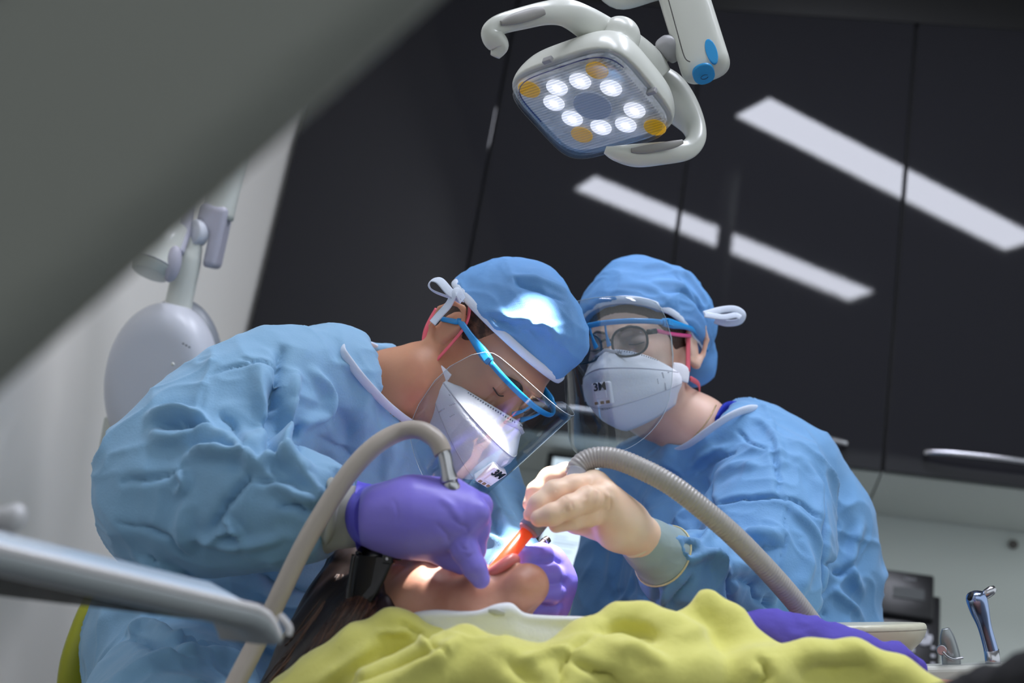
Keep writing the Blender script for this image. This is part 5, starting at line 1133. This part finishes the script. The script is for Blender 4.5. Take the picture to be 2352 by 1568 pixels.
# dental chair under the patient
def dchair():
    c0, c1 = W(900, 1560, 1.75), W(2500, 1900, 1.55)
    t = thing('dental_chair', 'reclined dental chair carrying the lying patient', 'dental chair', (c1[0]*.5+c0[0]*.5, c1[1]*.5+c0[1]*.5, 0))
    a = nrm(c1-c0); sd = nrm(np.cross(a, (0, 0, 1))); n = np.cross(sd, a); L_ = np.linalg.norm(c1-c0)/2; R = np.array([a, sd, n]).T; m = (c0+c1)/2+a*.1-n*.12
    link('backrest', boxm(m, (L_-.05, .22, .035), R, .03, 4), mat('chair_upholstery', (70, 74, 80), .5), t)
    hc = PH(0, -.17, .02); link('headrest', boxm(hc, (.10, .05, .09), PR_, .03, 4), mat('chair_upholstery', (70, 74, 80), .5), t)
    link('headrest_bar', sweep([hc-PR_[:, 1]*.03, m-a*L_*.8], .015, 10, sub=1), CHROME, t)
    link('base', boxm((m[0], m[1], .03), (.30, .22, .03), None, .02), WHITEP, t)
    link('pedestal', sweep([(m[0], m[1], .05), (m[0], m[1], m[2]-.03)], .09, 20, sub=1), WHITEP, t)
dchair()
# ---------------------------------------------------------------- instruments in use
def suction():
    t = thing('suction_hose', 'grey ribbed suction hose with an orange tip held by the cream glove', 'suction hose', W(1310, 1120, 1.62))
    tip0, tip1 = W(1128, 1322, 1.575), W(1217, 1214, 1.600); ax = nrm(tip1-tip0)
    link('orange_tip', sweep([tip0-ax*.02, tip0, tip1], [.0088, .0088, .0080], 24, sub=1), mat('orange_plastic_glow', (250, 96, 50), .3, sss=.3, emit=((250, 80, 40), .12)), t)  # plain plastic with a slight glow added, not a light source
    c1 = tip1+ax*.022
    link('collar', sweep([tip1-ax*.004, tip1, tip1+ax*.014, c1, c1+ax*.004], [.0100, .0135, .0140, .0125, .009], 24, sub=1), mat('connector_grey', (140, 142, 156), .4), t)
    link('seal_ring', sweep([tip1-ax*.0050, tip1-ax*.002], [.0105, .0125], 24, sub=1), mat('pinkish_ring', (186, 130, 136), .4), t)
    link('dark_ring', sweep([c1+ax*.002, c1+ax*.0045], .0115, 24, sub=1), BLACKP, t)
    link('handle', sweep([c1, W(1270, 1165, 1.615), W(1312, 1118, 1.625), W(1322, 1095, 1.632), W(1328, 1080, 1.636)], [.0085, .0105, .0112, .0108, .0110], 24), mat('handle_grey', (160, 162, 172), .35), t)
    hp = [(1318, 1092, 1.640), (1326, 1074, 1.642), (1345, 1058, 1.645), (1375, 1050, 1.645), (1415, 1054, 1.64), (1470, 1075, 1.63), (1540, 1112, 1.62), (1610, 1165, 1.62), (1680, 1225, 1.63), (1745, 1290, 1.65), (1800, 1350, 1.67), (1845, 1405, 1.69), (1875, 1450, 1.71), (1900, 1520, 1.74), (1905, 1620, 1.80)]
    P = [W(*p) for p in hp]
    w = 2*math.pi/.0042
    link('ribbed_tube', sweep(P, [.0110, .0118, .0122, .0124]+[.0125]*11, 20, sub=70, radfn=lambda s: 1+.028*math.sin(s*w)), mat('hose_grey', (168, 164, 160), .3), t)
suction()
def turbine():
    t = thing('handpiece_hose', 'beige hose looping up to a chromed metal handpiece above the purple glove', 'handpiece', W(1030, 1100, 1.56))
    hp = [(500, 1660, 1.46), (545, 1562, 1.48), (600, 1455, 1.50), (650, 1350, 1.51), (700, 1248, 1.52), (752, 1160, 1.53), (805, 1082, 1.54), (860, 1025, 1.55), (915, 993, 1.56), (962, 987, 1.555), (1000, 1008, 1.545), (1018, 1040, 1.540)]
    link('hose', sweep([W(*p) for p in hp], [.0106]*8+[.0102]*4, 20, sub=8), mat('beige_hose', (172, 162, 152), .35), t)
    link('handpiece', sweep([W(*p) for p in ((1013, 1030, 1.541), (1020, 1045, 1.540), (1026, 1075, 1.536), (1032, 1104, 1.534), (1033, 1106, 1.534), (1037, 1122, 1.534), (1044, 1150, 1.555), (1052, 1200, 1.60), (1066, 1290, 1.605))], [.0078, .0080, .0078, .0098, .0084, .0098, .0095, .008, .005], 28, sub=4), SATIN, t)
turbine()
def mirror():
    t = thing('dental_mirror', 'thin dark metal instrument gripped in the purple fist', 'dental instrument', W(1230, 1270, 1.62))
    link('handle', sweep([W(1259, 1238, 1.70), W(1250, 1245, 1.695), W(1215, 1275, 1.67), W(1185, 1300, 1.65), W(1165, 1318, 1.63)], [.0046, .0052, .0046, .0035, .002], 14), mat('dark_steel', (78, 66, 64), .3, .9), t)
    link('ring', sweep([W(1252, 1243, 1.696), W(1249, 1246, 1.694)], .0056, 14, sub=1), CHROME, t)
mirror()
